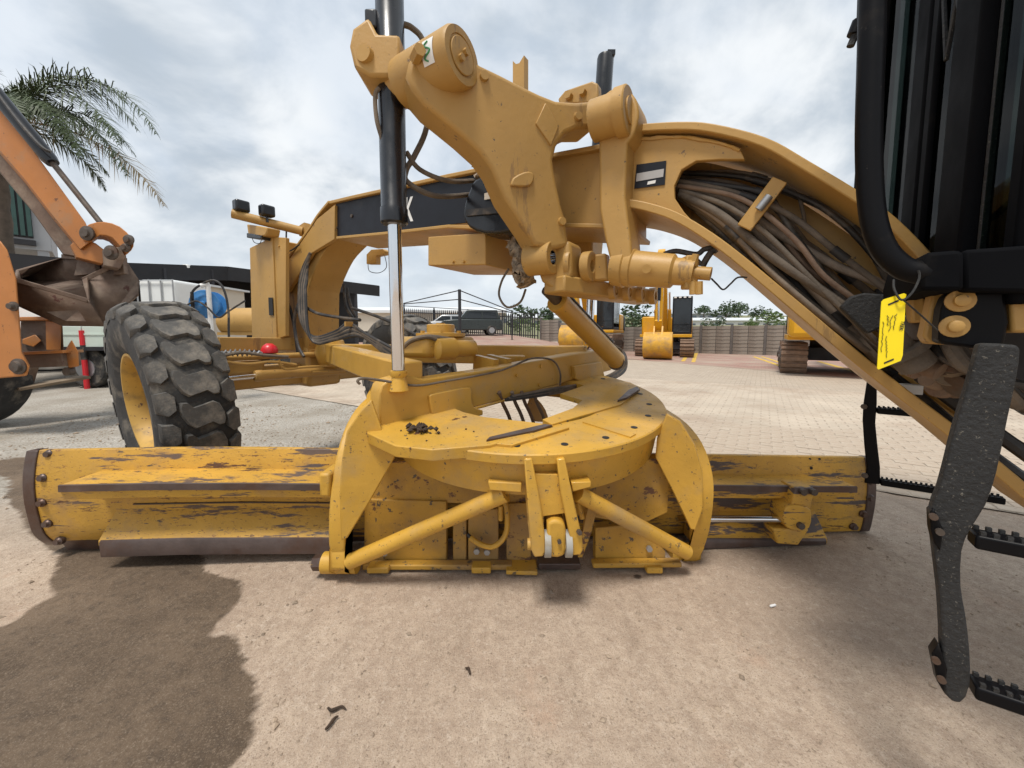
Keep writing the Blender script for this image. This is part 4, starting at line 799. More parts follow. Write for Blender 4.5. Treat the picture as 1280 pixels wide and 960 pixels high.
# table plate fanning out to the left of the ring
TP = [(458, 494), (459, 541), (494, 557), (540, 562), (612, 556), (660, 543), (692, 531), (660, 527), (606, 521), (580, 515), (520, 490), (500, 472), (470, 473)]
MB().prism(tr(TP, onC, .014), -NC * .05).build('table_plate', YL, G, .004)
MB().prism(tr([(700, 492), (752, 474), (788, 478), (800, 484), (776, 505), (752, 512), (690, 530), (678, 524), (716, 510), (728, 500)], onC, .010), -NC * .03).build('shoe_plate', YL, G, .003)
for pts in ([(608, 550), (612, 546), (680, 530), (690, 531), (668, 538)], [(772, 500), (786, 487), (796, 483), (800, 486), (783, 497)]): MB().prism(tr(pts, onC, .022), -NC * .012).build('wear_strip', MT['blade_steel'], G)
MB().prism(tr([(618, 554), (690, 534), (712, 534), (640, 556)], onC, .012), -NC * .012).build('wear_shoe', YL, G, .002)
MB().prism(tr([(728, 527), (735, 523), (795, 542), (788, 546)], onC, .006), -NC * .006).build('weld_strip', YL, circle)
# ---- blade arms
def blade_arm(x0, x1, outer, inner, xs_in):
    o_ = [onP(x, y, (x0, 0, 0), (1, 0, 0)) for x, y in outer]; i_ = [onP(x, y, (x1, 0, 0), (1, 0, 0)) for x, y in inner]
    prof = [(p.y, p.z) for p in o_] + [(p.y, p.z) for p in reversed(i_)]
    return MB().prism([Vector((x0, y, z)) for y, z in prof], (x1 - x0, 0, 0))
oL = cr2([(462, 494), (444, 512), (429, 540), (418, 580), (412, 625), (411, 680), (418, 714)], 3)
iL = [(494, 548), (492, 572), (462, 625), (436, 671), (432, 690), (432, 712)]
aL = blade_arm(-.815, -.745, oL, iL, 0).build('blade_arm', YL, G, .010, seg=3)
oR = cr2([(834, 512), (858, 529), (877, 553), (889, 585), (892, 620), (886, 665), (874, 697), (862, 706)], 3)
iR = [(822, 548), (820, 573), (840, 612), (862, 660), (862, 685), (855, 700)]
aR = blade_arm(.925, .855, oR, iR, 0).build('blade_arm', YL, G, .010, seg=3)
# outer lip of each arm
def lip(x0, w, outer, parent):
    pts = [onP(x, y, (x0, 0, 0), (1, 0, 0)) for x, y in outer]; MB().band(pts, (w, 0, 0), .018 if w < 0 else -.018).build('arm_lip', YL, parent, .004)
lip(-.83, .062, oL[:-2], aL); lip(.94, -.06, oR[:-2], aR)
gn = Vector((.22, -.97, 0)).normalized(); gpt = Vector((-.76, 1.60, 0))
MB().prism(tr([(433, 540), (450, 514), (464, 500), (478, 540), (496, 556), (493, 573), (463, 626), (434, 673), (426, 676), (424, 620), (427, 575)], onP, gpt, gn), -gn * .03).build('arm_gusset', YL, aL, .006)
gn = Vector((-.45, -.89, 0)).normalized(); gpt = Vector((.86, 1.68, 0))
MB().prism(tr([(819, 572), (821, 548), (833, 517), (850, 527), (868, 556), (878, 592), (879, 635), (870, 663), (863, 662), (840, 613)], onP, gpt, gn), -gn * .03).build('arm_gusset', YL, aR, .006)
pL = onP(421, 703, (-.82, 0, 0), (1, 0, 0)); MB().cyl(pL + Vector((-.06, 0, 0)), pL + Vector((.1, 0, 0)), .048, n=24).build('tip_pivot', YL, aL)
MB().cyl(pL + Vector((-.105, 0, 0)), pL + Vector((-.055, 0, 0)), .036, n=6).build('pivot_nut', MT['blade_steel'], aL)
pR = onP(866, 690, (.93, 0, 0), (1, 0, 0)); MB().cyl(pR + Vector((-.12, 0, 0)), pR + Vector((.02, 0, 0)), .045, n=24).build('tip_pivot', YL, aR)
MB().box(onP(408, 605, (-.84, 0, 0), (1, 0, 0)) + Vector((0, .05, 0)), (.05, .14, .11)).build('slide_guide', YL, aL, .012)
# diagonal braces
MB().cyl(onY(437, 702, 1.66), onY(632, 617, 1.52), .034, n=20).build('brace_tube', YL, G)
MB().cyl(onY(722, 617, 1.52), onY(858, 690, 1.72), .034, n=20).build('brace_tube', YL, G)
# ---- tip cylinder hinge at the front of the ring
hy = 1.43
for pts in ([(655, 574), (665, 573), (676, 630), (682, 676), (682, 690), (679, 696), (668, 697), (664, 688)], [(696, 574), (706, 573), (718, 630), (728, 672), (729, 688), (726, 694), (715, 695), (712, 670), (700, 612)]):
    MB().prism(tr(pts, onY, hy), (0, .24, 0)).build('hinge_plate', YL, G, .006)
MB().prism(tr([(667, 592), (697, 593), (712, 641), (677, 646)], onY, hy + .03), (0, .03, 0)).build('hinge_web', YL, G, .003)
MB().prism(tr(cr2([(684, 655), (690, 651), (699, 651), (706, 656), (708, 672), (706, 695), (688, 697), (684, 690)], 2), onY, hy + .005), (0, .16, 0)).build('clevis_lug', YL, G, .012, seg=3)
for x in (684, 710): p = onY(x, 679, hy + .03); MB().cyl(p + Vector((-.012, 0, 0)), p + Vector((.012, 0, 0)), .052, n=26).build('thrust_washer', MT['washer'], G)
p = onY(664, 680, hy + .03); MB().cyl(p + Vector((-.015, 0, 0)), p + Vector((.20, 0, 0)), .022, n=16).build('hinge_pin', YL, G)
p = onY(699, 676, hy); MB().cyl(p, p + Vector((0, -.012, 0)), .008, n=8).build('grease_fitting', MT['steel'], G); p = onY(723, 664, hy); MB().cyl(p, p + Vector((.004, -.016, 0)), .010, n=6).build('bolt', MT['steel'], G)
for pts in ([(610, 602), (652, 604), (652, 616), (612, 613)], [(714, 603), (739, 602), (739, 609), (716, 615)]): MB().prism(tr(pts, onY, 1.47), (0, .2, 0)).build('ledge_plate', YL, G, .004)
# ---- moldboard (blade)
E0 = onY(36, 630, 1.83); E1 = onY(1096, 620, 2.06); X0, X1 = E0.x, E1.x
def by(x): return 1.865 + (x - X0) / (X1 - X0) * .255
def bz(x): return -.105 * (x + 1.5) / 3.1 if x > -1.5 else .0
def pz(py, d, px=250): return onY(px, py, by(-1.5) - d).z
ZT = pz(560, .0); ZL = pz(586, .02)
MBP = [(-.01, ZT), (.005, ZT - .06), (.018, ZT - .14), (.022, .32), (.015, .22), (.0, .13), (-.04, .06), (-.07, .035)]
def section(prof, xa, xb, n=1, closed=True):
    mb = MB(); m_ = len(prof); vs = []
    for k in range(n + 1):
        x = xa + (xb - xa) * k / n
        for d, z in prof: vs.append((x, by(x) - d, max(z + bz(x), .004)))
    fs = [(k * m_ + i, k * m_ + (i + 1) % m_, (k + 1) * m_ + (i + 1) % m_, (k + 1) * m_ + i) for k in range(n) for i in range(m_ if closed else m_ - 1)]
    for e in (0, n):
        tri = tessellate_polygon([[Vector((0, d, z)) for d, z in prof]]); fs += [tuple(e * m_ + i for i in t) for t in tri]
    return mb.add(vs, fs)
smo = [(p[0], p[1]) for p in cr([(d, z, 0) for d, z in MBP], 4)]
shell = smo + [(d - .028, z) for d, z in reversed(smo)]
blade = section(shell, X0, X1, 12).build('moldboard', MT['blade'], G, .003)
zr = ZL; zf = pz(605, .20); zu = pz(623, .20); z3 = pz(640, .05); z4 = pz(673, .11)
RA, RB = onY(76, 600, 1.70).x, onY(1076, 600, 1.93).x
for xa, xb, lft in ((RA, -.84, 1), (.95, RB, 0)):
    df = .195 if lft else .16
    section([(.0, zr), (df, zf + .004), (df, zf - .012), (df - .012, zu), (.02, zu - .005), (.0, zr - .03)], xa, xb, 3).build('slide_rail', MT['blade'], blade, .003)
    section([(df - .004, zf + .0065), (df + .003, zf + .0035), (df + .004, zf - .026), (df - .002, zf - .026)], xa + (.0 if lft else 0), xb, 3).build('rail_edge', MT['blade_steel'], blade)
    section([(.015, z3 + .012), (.115, z4 + .004), (.115, z4 - .02), (.01, z4 - .02)], xa + .06 * lft, xb - (0.10 if not lft else 0), 3).build('lower_rail', MT['blade'], blade, .003)
    section([(.112, z4 + .008), (.121, z4 - .004), (.119, z4 - .075), (.10, z4 - .075)], xa + .07 * lft, xb - (0.11 if not lft else 0), 3).build('rail_edge', MT['blade_steel'], blade)
section([(.016, z3 + .045), (.028, z3 + .042), (.028, z3 + .037), (.014, z3 + .035)], -1.9, -.85, 2).build('weld_bead', MT['steel'], blade)
MB().add([(RA, by(RA) - .195, zf), (RA, by(RA) - .02, zr), (RA - .02, by(RA) - .03, zr - .02)], [(0, 1, 2)])
cut = section([(-.03, .075), (-.055, .075), (-.085, .006), (-.06, .006)], X0 + .05, X1 - .05, 6).build('cutting_edge', MT['blade_steel'], blade)
for xa, xb in ((X0 - .03, X0 + .022), (X1 - .022, X1 + .03)):
    section([(d + .008, z) for d, z in smo] + [(d - .04, z) for d, z in reversed(smo)], xa, xb, 1).build('end_bit', MT['blade_steel'], blade, .006)
for pxs, Yb in (([(63, 567), (55, 597), (54, 628), (61, 654), (75, 676)], 0), ([(1086, 578), (1087, 601), (1087, 622), (1078, 642), (1066, 658)], 1)):
    for x, y in pxs:
        p = onY(x, y, 1.81 if not Yb else 2.06); k = (p.z - bz(p.x)); d = min(smo, key=lambda q: abs(q[1] - k))[0]; yy = by(p.x) - d; p = onY(x, y, yy)
        MB().lathe(p + Vector((0, .01, 0)), (0, -1, .05), [(0, .021), (.018, .021), (.022, .016), (.032, .014)], 10).build('end_bolt', MT['blade_steel'], blade)
for x, y in ((156, 566), (171, 581), (1012, 574), (1024, 574), (1014, 585)):
    p = onY(x, y, 1.84 if x < 600 else 2.07); k = p.z - bz(p.x); d = min(smo, key=lambda q: abs(q[1] - k))[0]; p = onY(x, y, by(p.x) - d); MB().cyl(p + Vector((0, .02, 0)), p + Vector((0, -.0025, 0)), .008, n=10).build('bolt_hole', MT['ink'], blade)
def weld(pts, r_=.005, parent=None, m=None, seed=1):
    rnd = random.Random(seed); q_ = cr(pts, 8); mb = MB().tube(q_, r_, 6)
    for v in mb.v: v += Vector((rnd.gauss(0, 1), rnd.gauss(0, 1), rnd.gauss(0, 1))) * r_ * .22
    mb.build('weld_bead', m or YY, parent or G)
weld(tr([(477, 537), (520, 528), (560, 519), (640, 498), (700, 481)], onP, b0 + bn * .004, bn), .007, None, YY, 2)
weld(tr([(784, 178), (782, 215), (779, 250)], onB, .168), .006, None, YU, 3)
weld(tr([(782, 259), (800, 261), (840, 273), (876, 290)], onB, .168), .006, None, YU, 4)
weld(tr([(786, 176), (847, 171), (900, 179), (925, 188)], onB, .168), .006, None, YU, 5)
weld([cpt(.737, t * .1 + 3.6, -.048) for t in range(22)], .007, circle, YL, 6)
weld(tr([(655, 576), (660, 640), (664, 685)], onY, hy + .10), .005, None, YL, 7)
# carrier plates behind the braces
cyy = 1.80
for pts, th_ in (([(455, 624), (558, 627), (558, 704), (455, 704)], .05), ([(566, 648), (583, 645), (583, 702), (566, 702)], .05), ([(585, 640), (623, 636), (623, 702), (585, 702)], .04), ([(633, 630), (664, 628), (664, 705), (633, 706)], .08), ([(744, 660), (802, 655), (832, 690), (832, 700), (744, 703)], .06)):
    MB().prism(tr(pts, onY, cyy), (0, th_, 0)).build('carrier_plate', MT['carrier'], blade, .005)
MB().prism(tr([(735, 632), (748, 628), (740, 665), (728, 697), (722, 697)], onY, 1.74), (0, .03, 0)).build('carrier_gusset', MT['carrier'], blade, .003)
MB().bar(onY(455, 706, 1.77), onY(640, 706, 1.77), .05, .026).build('bottom_bar', MT['carrier'], blade, .006)
MB().bar(onY(740, 704, 1.77), onY(850, 703, 1.77), .05, .024).build('bottom_bar', MT['carrier'], blade, .006)
for x0_, x1_ in ((461, 488), (590, 614), (806, 826)): MB().bar(onY(x0_, 709, 1.75), onY(x1_, 709, 1.75), .06, .03).build('shim_block', YL, blade, .006)
MB().bar(onY(633, 708, 1.76), onY(671, 709, 1.76), .1, .02).build('foot_plate', YL, blade, .004)
MB().box(onY(698, 701, 1.80), (.2, .1, .03)).build('foot_plate', MT['blade_steel'], blade, .004)
MB().prism(tr([(470, 577), (830, 575), (836, 600), (834, 640), (800, 656), (640, 630), (452, 626)], onY, 1.815), (0, .02, 0)).build('carrier_back', MT['carrier'], blade)
for x, y in ((596, 688), (609, 689), (482, 690), (811, 685)): p = onY(x, y, cyy - .005); MB().cyl(p, p + Vector((0, -.015, 0)), .015, n=6).build('bolt', MT['galv'], blade)
MB().tube(cr([onY(588, 672, 1.76), onY(600, 680, 1.74), (onY(617, 683, 1.72)), onY(632, 668, 1.72), onY(634, 640, 1.73), onY(630, 622, 1.75)], 6), .013, 9).build('hydraulic_hose', YL, G)
MB().tube(cr([onY(584, 668, 1.775), onY(597, 678, 1.765), onY(612, 684, 1.76)], 4), .009, 8).build('hydraulic_hose', MT['hoseblk'], G)
MB().cyl(onY(626, 632, 1.74), onY(626, 650, 1.74), .012, n=10).build('hose_fitting', YL, G); MB().cyl(onY(722, 628, 1.70), onY(728, 648, 1.70), .012, n=10).build('hose_fitting', YL, G)
# blade slide cylinder rod and its bracket
MB().cyl(onY(846, 648, 1.90), onY(984, 649, 1.90), .0175, n=20).build('slide_rod', MT['chrome'], blade)
br = MB().prism(tr(cr2([(982, 636), (990, 632), (1010, 634), (1015, 644), (1012, 660), (1000, 664), (984, 660), (979, 648)], 2), onY, 1.86), (0, .11, 0)).build('rod_bracket', MT['blade'], blade, .006)
MB().prism(tr([(995, 610), (1018, 610), (1014, 636), (988, 636)], onY, 1.875), (0, .11, 0)).build('bracket_post', MT['blade'], br, .006)
MB().prism(tr([(966, 661), (1012, 662), (998, 682), (972, 680)], onY, 1.87), (0, .09, 0)).build('bracket_foot', MT['blade'], br, .008)
for x, y in ((1002, 614), (1015, 614), (999, 656)): p = onY(x, y, 1.86 if y > 640 else 1.875); MB().cyl(p, p + Vector((0, -.02, 0)), .017, n=8).build('bolt', MT['steel'], br)
# soil lumps on the circle table
sl_ = thing('soil_clump', 'small heap of dark crumbly soil on the circle table plate', 'soil', onC(525, 536, .016))
rs = random.Random(11)
for k in range(46):
    far_ = k > 34; px_ = rs.gauss(526, 9) if not far_ else rs.uniform(500, 600); py_ = rs.gauss(535, 3) if not far_ else rs.uniform(530, 552)
    s = rs.uniform(.007, .016) if not far_ else rs.uniform(.003, .007); hh = .016 + (rs.random() * .022 if not far_ else 0); c = onC(px_, py_, hh)
    q = MB().add([c + Vector((v.x * s * rs.uniform(.7, 1.3), v.y * s * rs.uniform(.7, 1.3), v.z * s * rs.uniform(.6, 1.1))) for v in OCT], OF); q.build('lump', MT['soil'], sl_, smooth=0)
# ---- front axle, steering and wheels
def axl(x, y, a): return onA(x, y, a)
MB().bar(M(.02, .88, .80), M(.02, -.88, .80), .16, .17).build('front_axle', YU, G, .015)
MB().bar(onA(272, 430, .10), onA(400, 430, .10), .05, .10).build('axle_beam', YU, G, .006)
MB().box(M(.05, 0, .86), (.30, .30, .34), Matrix((U, V, Z)).transposed()).build('axle_pivot', YU, G, .03)
MB().cyl(onA(272, 448, .22), onA(470, 440, .22), .022, n=14).build('tie_rod', YU, G)
sc0, sc1 = onA(318, 470, .30), onA(430, 462, .30); scl = MB().lathe(sc0, sc1 - sc0, [(0, .036), (.02, .042), (.05, .042), (.055, .038), ((sc1 - sc0).length, .038)], 20).build('steering_cylinder', YU, G)
MB().cyl(sc0, onA(276, 474, .30), .018, n=16).build('piston_rod', MT['chrome'], scl)
MB().cyl(onA(432, 460, .30), onA(482, 455, .30), .036, n=18).build('lean_cylinder', YU, G)
for k, pts in enumerate(([(270, 447), (300, 441), (330, 444), (360, 446)], [(348, 450), (356, 461), (380, 459), (420, 457)], [(390, 465), (430, 463), (438, 455), (424, 447), (410, 448)], [(280, 452), (310, 455), (340, 452), (370, 456)])): MB().tube(cr([onA(x, y, .36) for x, y in pts], 5), .011, 8).build('steering_hose', MT['hose'] if k == 0 else YU, G)
MB().box(onA(300, 460, .18), (.30, .10, .10), Matrix((V, U, Z)).transposed()).build('steering_arm', YU, G, .02)
MB().lathe(onA(337, 441, .26), Z, [(0, .055), (.02, .058), (.05, .045), (.07, .02)], 20).build('marker_lamp', MT['red'], G)
MB().tube([onA(x, 441 + 3 * math.sin(x), .28) for x in range(276, 330, 3)], .012, 7).build('coil_spring', MT['galv'], G)
def wheel(a, b, lean, steer, side):
    zc = .675; R_, W_ = .672, .375; ctr = M(a, b, zc)
    ax = (V * math.cos(steer) + U * math.sin(steer)); ax = (ax * math.cos(lean) + Z * math.sin(lean) * -1).normalized()   # outward axis of the left wheel
    ax = ax * side; rx = ax.cross(Z).normalized(); rz_ = rx.cross(ax).normalized()
    if rz_.z < 0: rz_ = -rz_
    w2 = W_ / 2
    pr = [(-w2 * .80, .335), (-w2 * .98, .40), (-w2 * 1.04, .50), (-w2 * 1.0, .585), (-w2 * .88, .632), (-w2 * .5, .645), (0, .648), (w2 * .5, .645), (w2 * .88, .632), (w2 * 1.0, .585), (w2 * 1.04, .50), (w2 * .98, .40), (w2 * .80, .335)]
    ty = MB().lathe(ctr, ax, pr, 64, False).build('tyre', MT['tyre'], G)
    rp_ = [(-w2 * .8, .30), (-w2 * .85, .345), (-w2 * .78, .345), (-w2 * .7, .318), (w2 * .62, .318), (w2 * .78, .345), (w2 * .88, .350), (w2 * .88, .335), (w2 * .70, .310), (w2 * .25, .295), (w2 * .20, .17), (w2 * .42, .15), (w2 * .45, .05), (w2 * .45, .01)]
    MB().lathe(ctr, ax, rp_, 48, False).build('rim', MT['rim'], ty)
    for k in range(12):
        an = k * PI / 6; p = ctr + ax * w2 * .21 + (rx * math.cos(an) + rz_ * math.sin(an)) * .23; MB().cyl(p, p + ax * .03, .016, n=6).build('wheel_nut', MT['rim'], ty)
    def blk(outline, r0, r1):
        vs = []; n = len(outline)
        for sc, rr in ((1.0, r0), (.97, r1 - .012), (.90, r1)):
            cu = sum(o[0] for o in outline) / n; cv_ = sum(o[1] for o in outline) / n
            for (u_, t_) in outline:
                u2 = cu + (u_ - cu) * sc; t2 = cv_ + (t_ - cv_) * sc; drop = .055 * max(0, abs(u2) / w2 - .55) ** 2 * 3.5
                rr2 = rr - drop; an = t2; vs.append((u2, an, rr2))
        return vs
    ncir = 22; dth = 2 * PI / ncir
    mid = [(-.128, .02), (-.105, -.04), (-.07, -.062), (.0, -.05), (.055, -.042), (.085, -.078), (.118, -.082), (.130, -.055), (.122, .005), (.095, .06), (.06, .09), (.0, .08), (-.05, .070), (-.085, .100), (-.120, .098), (-.132, .07)]
    sA = [(-.232, -.07), (-.190, -.092), (-.135, -.06), (-.128, .02), (-.17, .068), (-.230, .062)]
    sB = [(.232, .062), (.185, .09), (.14, .06), (.135, -.025), (.172, -.062), (.230, -.062)]
    protos = []
    for outl in (mid, sA, sB):
        n = len(outl); vs = blk([(u_ * W_ / .45, t_ / .675 * 1.0) for u_, t_ in outl], .618, .674)
        fs = [(j * n + i, j * n + (i + 1) % n, (j + 1) * n + (i + 1) % n, (j + 1) * n + i) for j in range(2) for i in range(n)] + [tuple(2 * n + i for i in range(n))]
        mb = MB().add([Vector((u_, rr * math.cos(an), rr * math.sin(an))) for u_, an, rr in vs], fs); me_ = mb.mesh('tread_block', 50); me_.materials.append(MT['tread']); protos.append(me_)
    base = Matrix((ax, rx, rz_)).transposed().to_4x4(); base.translation = ctr
    for k in range(ncir):
        for q, me_ in enumerate(protos):
            th = k * dth + (dth * .5 if q else 0)
            o = bpy.data.objects.new('tread_block', me_); col.objects.link(o); o.parent = ty; o.matrix_local = base @ Matrix.Rotation(th, 4, 'X')
    return ty
WL = wheel(-.04, .985, math.radians(5), math.radians(-2.5), 1)
WR = wheel(.02, -1.06, math.radians(5), math.radians(-6), -1)
# the far front wheel and near one are carried by knuckles
for b in (.85, -.86): MB().cyl(M(0, b * .9, .55), M(0, b * .9, .98), .07, n=18).build('steering_knuckle', YU, G)
MB().cyl(M(0, .80, .70), M(0, .95, .68), .09, n=20).build('hub', YU, G); MB().cyl(M(0, -.80, .70), M(0, -.95, .68), .09, n=20).build('hub', YU, G)
# ---- nose box, lamp bar
nb0 = onB(340, 296, .20)
NB = MB(); na = (nb0 - AX).dot(U)
an_, bn_ = (onB(342, 360, .20) - AX).dot(U), .20
zt = onB(342, 297, .20).z; zb = onB(342, 424, .20).z
fr_ = [onA(312, 306, an_ - .12), onA(342, 295, an_ - .12)]
tower = MB().prism([M(an_ - .06, .20, zb), M(an_ + .02, .20, zb), M(an_ + .02, .20, zt - .10), M(an_ + .07, .20, zt - .02), M(an_ + .0, .20, zt), M(an_ - .06, .20, zt)], -V * .40).build('front_box', YU, G, .006)
sidep = MB().prism([onB(312, 310, .34), onB(340, 296, .34), onB(346, 424, .34), onB(315, 424, .34)], -V * .03).build('side_cover', YU, tower, .004)
MB().prism([onB(338, 296, .335), onB(357, 297, .30), onB(357, 420, .30), onB(345, 424, .335)], -V * .03).build('hinge_cover', YU, tower, .003)
for x, y in ((347, 332), (349, 416), (345, 300), (350, 308)): p = onB(x, y, .31); MB().cyl(p, p + V * .015, .013 if y > 320 else .007, n=8).build('bolt', YU, tower)
MB().prism(tr([(336, 372), (341, 372), (342, 394), (337, 394)], onB, .345), V * .004).build('latch_slot', MT['ink'], tower)
lb0, lb1 = onB(290, 267, .52), onB(378, 289, .12)
lbar = MB().cyl(lb0, lb1, .034, n=20).build('lamp_bar', YU, G)
MB().prism(tr([(374, 295), (374, 282), (380, 278), (382, 292)], onB, .12), -V * .05).build('bar_bracket', YU, lbar)
MB().prism(tr([(308, 280), (334, 284), (332, 294), (324, 297), (310, 294)], onB, .40), -V * .1).build('lamp_housing', YU, lbar, .01)
MB().prism(tr([(308, 291), (326, 294), (326, 299), (308, 297)], onB, .41), -V * .12).build('indicator_lamp', MT['black'], lbar, .006)
for x, y, b in ((301.5, 258, .47), (333.5, 264, .34)):
    p = onB(x, y, b); hl = MB().box(p, (.10, .075, .085), Matrix((V, U, Z)).transposed()).build('work_lamp', MT['black'], lbar, .014); MB().cyl(p - Z * .04, p - Z * .085, .010, n=8).build('lamp_stem', MT['black'], hl)
    MB().box(p - U * .038, (.085, .006, .07), Matrix((V, U, Z)).transposed()).build('lamp_lens', MT['plastic'], hl, .004)
MB().tube(cr([onB(358, 287, .2), onB(358, 304, .2), onB(361, 314, .2), onB(374, 306, .2)], 5), .006, 6).build('lamp_cable', MT['hoseblk'], G)
MB().tube(cr([onB(315, 297, .42), onB(318, 303, .42), onB(325, 304, .42), onB(327, 297, .42)], 5), .003, 6).build('lamp_cable', MT['hoseblk'], G)
MB().prism(tr([(458, 318), (464, 312), (478, 311), (482, 314), (480, 318), (470, 320), (470, 330), (458, 330)], onB, -.30), -V * .05).build('lamp_bracket', YU, G, .003)
MB().tube(cr([onB(460, 330, -.3), onB(462, 339, -.3), onB(474, 341, -.3), onB(483, 334, -.3), onB(481, 320, -.3)], 5), .003, 6).build('lamp_cable', MT['hoseblk'], G)
# hoses down the nose
for k in range(7):
    o_ = k * 2.2
    pts = [onB(388 - o_ * .3, 316 + o_, .20), onB(378 + o_ * .4, 338 + o_, .22), onB(374 + o_ * .6, 365, .24), onB(376 + o_ * .7, 400 + o_, .26), onB(392 + o_ * .3, 421 + o_ * .6, .24), onB(420, 414 + o_ * .8, .18), onB(436 + o_, 404 + o_ * 1.2, .12), onB(458 + o_, 418 + o_ * 1.2, .12), onB(492, 436 + o_ * 1.4, .12)]
    MB().tube(cr(pts, 6), .0115, 8).build('hydraulic_hose', MT['hose'] if k % 2 else MT['hoseblk'], G)
for pts, b in (([(352, 366), (362, 384), (368, 410), (372, 440)], .21), ([(376, 372), (368, 400), (372, 430), (380, 446)], .24), ([(384, 385), (398, 392), (425, 397), (450, 400)], .22), ([(430, 355), (432, 380), (440, 396), (446, 404)], -.1), ([(434, 360), (438, 380), (446, 400)], -.1), ([(440, 385), (470, 395), (500, 408), (540, 430)], .0), ([(500, 420), (515, 428), (540, 436)], -.1)):
    MB().tube(cr([onB(x, y, b) for x, y in pts], 6), .012, 8).build('hydraulic_hose', MT['hoseblk'], G)
MB().bar(onB(436, 402, .15), onB(436, 408, .15), .06, .02).build('hose_clamp', YU, G)
# ---- cab
ca = 3.76
RM = Matrix((U, V, Z)).transposed()
cab = MB(); 
for b in (.70, -.70): cab.box(M(ca + .03, b, 2.2), (.07, .06, 1.95), RM)
cab.box(M(ca + .03, 0, 3.18), (.08, 1.46, .10), RM); cab.box(M(ca + .75, 0, 3.24), (1.7, 1.6, .08), RM); cab.box(M(ca + 1.5, 0, 2.2), (.06, 1.46, 2.0), RM)
cab.box(M(ca + .75, -.70, 1.5), (1.5, .06, .55), RM); cab.box(M(ca + .75, 0, 1.24), (1.5, 1.44, .10), RM)
cabo = cab.build('cab', MT['cabmatte'], G, .012)
MB().box(M(ca + .02, 0, 2.22), (.008, 1.36, 1.85), RM).build('windscreen', MT['glass'], cabo)
MB().box(M(ca + .75, -.705, 2.45), (1.4, .008, 1.4), RM).build('side_window', MT['darkglass'], cabo)
MB().box(M(ca + .02, .075, 2.2), (.035, .06, 1.9), RM).build('screen_mullion', MT['cabmatte'], cabo, .008)
MB().box(M(ca + .02, -.045, 2.2), (.04, .15, 1.9), RM).build('screen_post', MT['cabmatte'], cabo, .012)
MB().box(M(ca + .02, .385, 2.2), (.06, .20, 1.96), RM).build('screen_pillar', MT['cabmatte'], cabo, .022, seg=4)
MB().box(M(ca + .05, .57, 2.2), (.02, .20, 1.96), RM).build('corner_window', MT['darkglass'], cabo, .004)
MB().cyl(M(ca + .025, .50, 1.25), M(ca + .025, .50, 3.15), .012, n=10).build('window_seal', MT['rubblk'], cabo)
MB().box(M(ca + .40, .40, 2.2), (.02, .60, 1.95), RM).build('added_dark_panel', MT['dkint'], cabo)  # added dark panel close behind the screen, makes the cab interior read dark
door = MB().box(M(ca + .13, .725, 2.15), (.13, .05, 1.85), RM).build('door_frame', MT['cabmatte'], cabo, .015)
MB().box(M(ca + .13, .735, 2.15), (.012, .04, 1.85), RM).build('door_seal', MT['rubblk'], door, .004)
MB().box(M(ca + .60, .715, 2.15), (.78, .03, 1.85), RM).build('door_panel', MT['cabblk'], cabo, .012)
MB().box(M(ca + .33, .745, 1.42), (.10, .03, .09), RM).build('door_latch', MT['rubblk'], cabo, .01)
MB().box(M(ca + .70, .25, 1.75), (.5, .5, .9), RM).build('seat', MT['dkint'], cabo, .06)
MB().prism([M(ca + .1, .1, 1.3), M(ca + .3, .1, 1.3), M(ca + .35, .1, 2.0), M(ca + .22, .1, 2.1), M(ca + .1, .1, 1.9)], -V * .4).build('console', MT['dkint'], cabo, .03)
# wiper
for p_, q_ in ((M(ca, .20, 2.2), M(ca, .32, 1.95)), (M(ca, .08, 2.35), M(ca, .22, 1.92)), (M(ca, .30, 2.15), M(ca, .22, 1.92))): MB().cyl(p_, q_, .006, n=6).build('wiper', MT['rubblk'], cabo)
# grab rail looping down to the cab foot
rl = [M(ca + .02, .72, 2.62), onB(1104, -90, .74), onB(1093, -60, .74), onB(1089, 60, .74), onB(1086, 180, .74), onB(1090, 262, .74), onB(1103, 308, .74), onB(1126, 333, .74), onB(1150, 341, .74), onB(1163, 342, .73)]
MB().tube(cr(rl, 6), .0235, 14).build('grab_rail', MT['cabblk'], cabo)
MB().cyl(M(ca - .05, -.66, 1.35), M(ca - .05, -.66, 3.2), .018, n=10).build('grab_rail', MT['cabblk'], cabo)
MB().tube(cr([M(ca + .02, .35, 2.9), onB(1082, -60, .35), onB(1078, -20, .35), onB(1076, 25, .35), onB(1072, 36, .35), onB(1063, 58, .35)], 4), .010, 8).build('mirror_stem', MT['rubblk'], cabo)
p = onB(1071, 34, .35); MB().cyl(onB(1074, 26, .35), onB(1067, 44, .35), .017, n=10).build('mirror_clamp', MT['cabblk'], cabo)
foot = MB().prism(tr([(1158, 318), (1162, 315), (1202, 312), (1206, 318), (1206, 363), (1150, 363), (1150, 345)], onB, .76), -V * .3).build('cab_foot', MT['cabmatte'], cabo, .008)
MB().prism(tr([(1204, 312), (1300, 305), (1300, 366), (1204, 364)], onB, .74), -V * .3).build('cab_sill', MT['cabmatte'], cabo, .008)
mpl = MB().prism(tr(cr2([(1186, 366), (1250, 364), (1258, 372), (1256, 432), (1182, 430), (1174, 420), (1177, 385), (1186, 366)], 2), onB, .70), -V * .05).build('mount_plate', MT['cabblk'], G, .006)
for x, y in ((1199.5, 376), (1192, 408)):
    p = onB(x, y, .70); MB().lathe(p, V, [(0, .023), (.006, .023), (.008, .013), (.018, .012), (.02, .008)], 20).build('mount_bolt', YU, mpl)
MB().prism(tr([(1262, 362), (1330, 360), (1330, 416), (1264, 416)], onB, .69), -V * .05).build('side_panel', YU, G, .006)
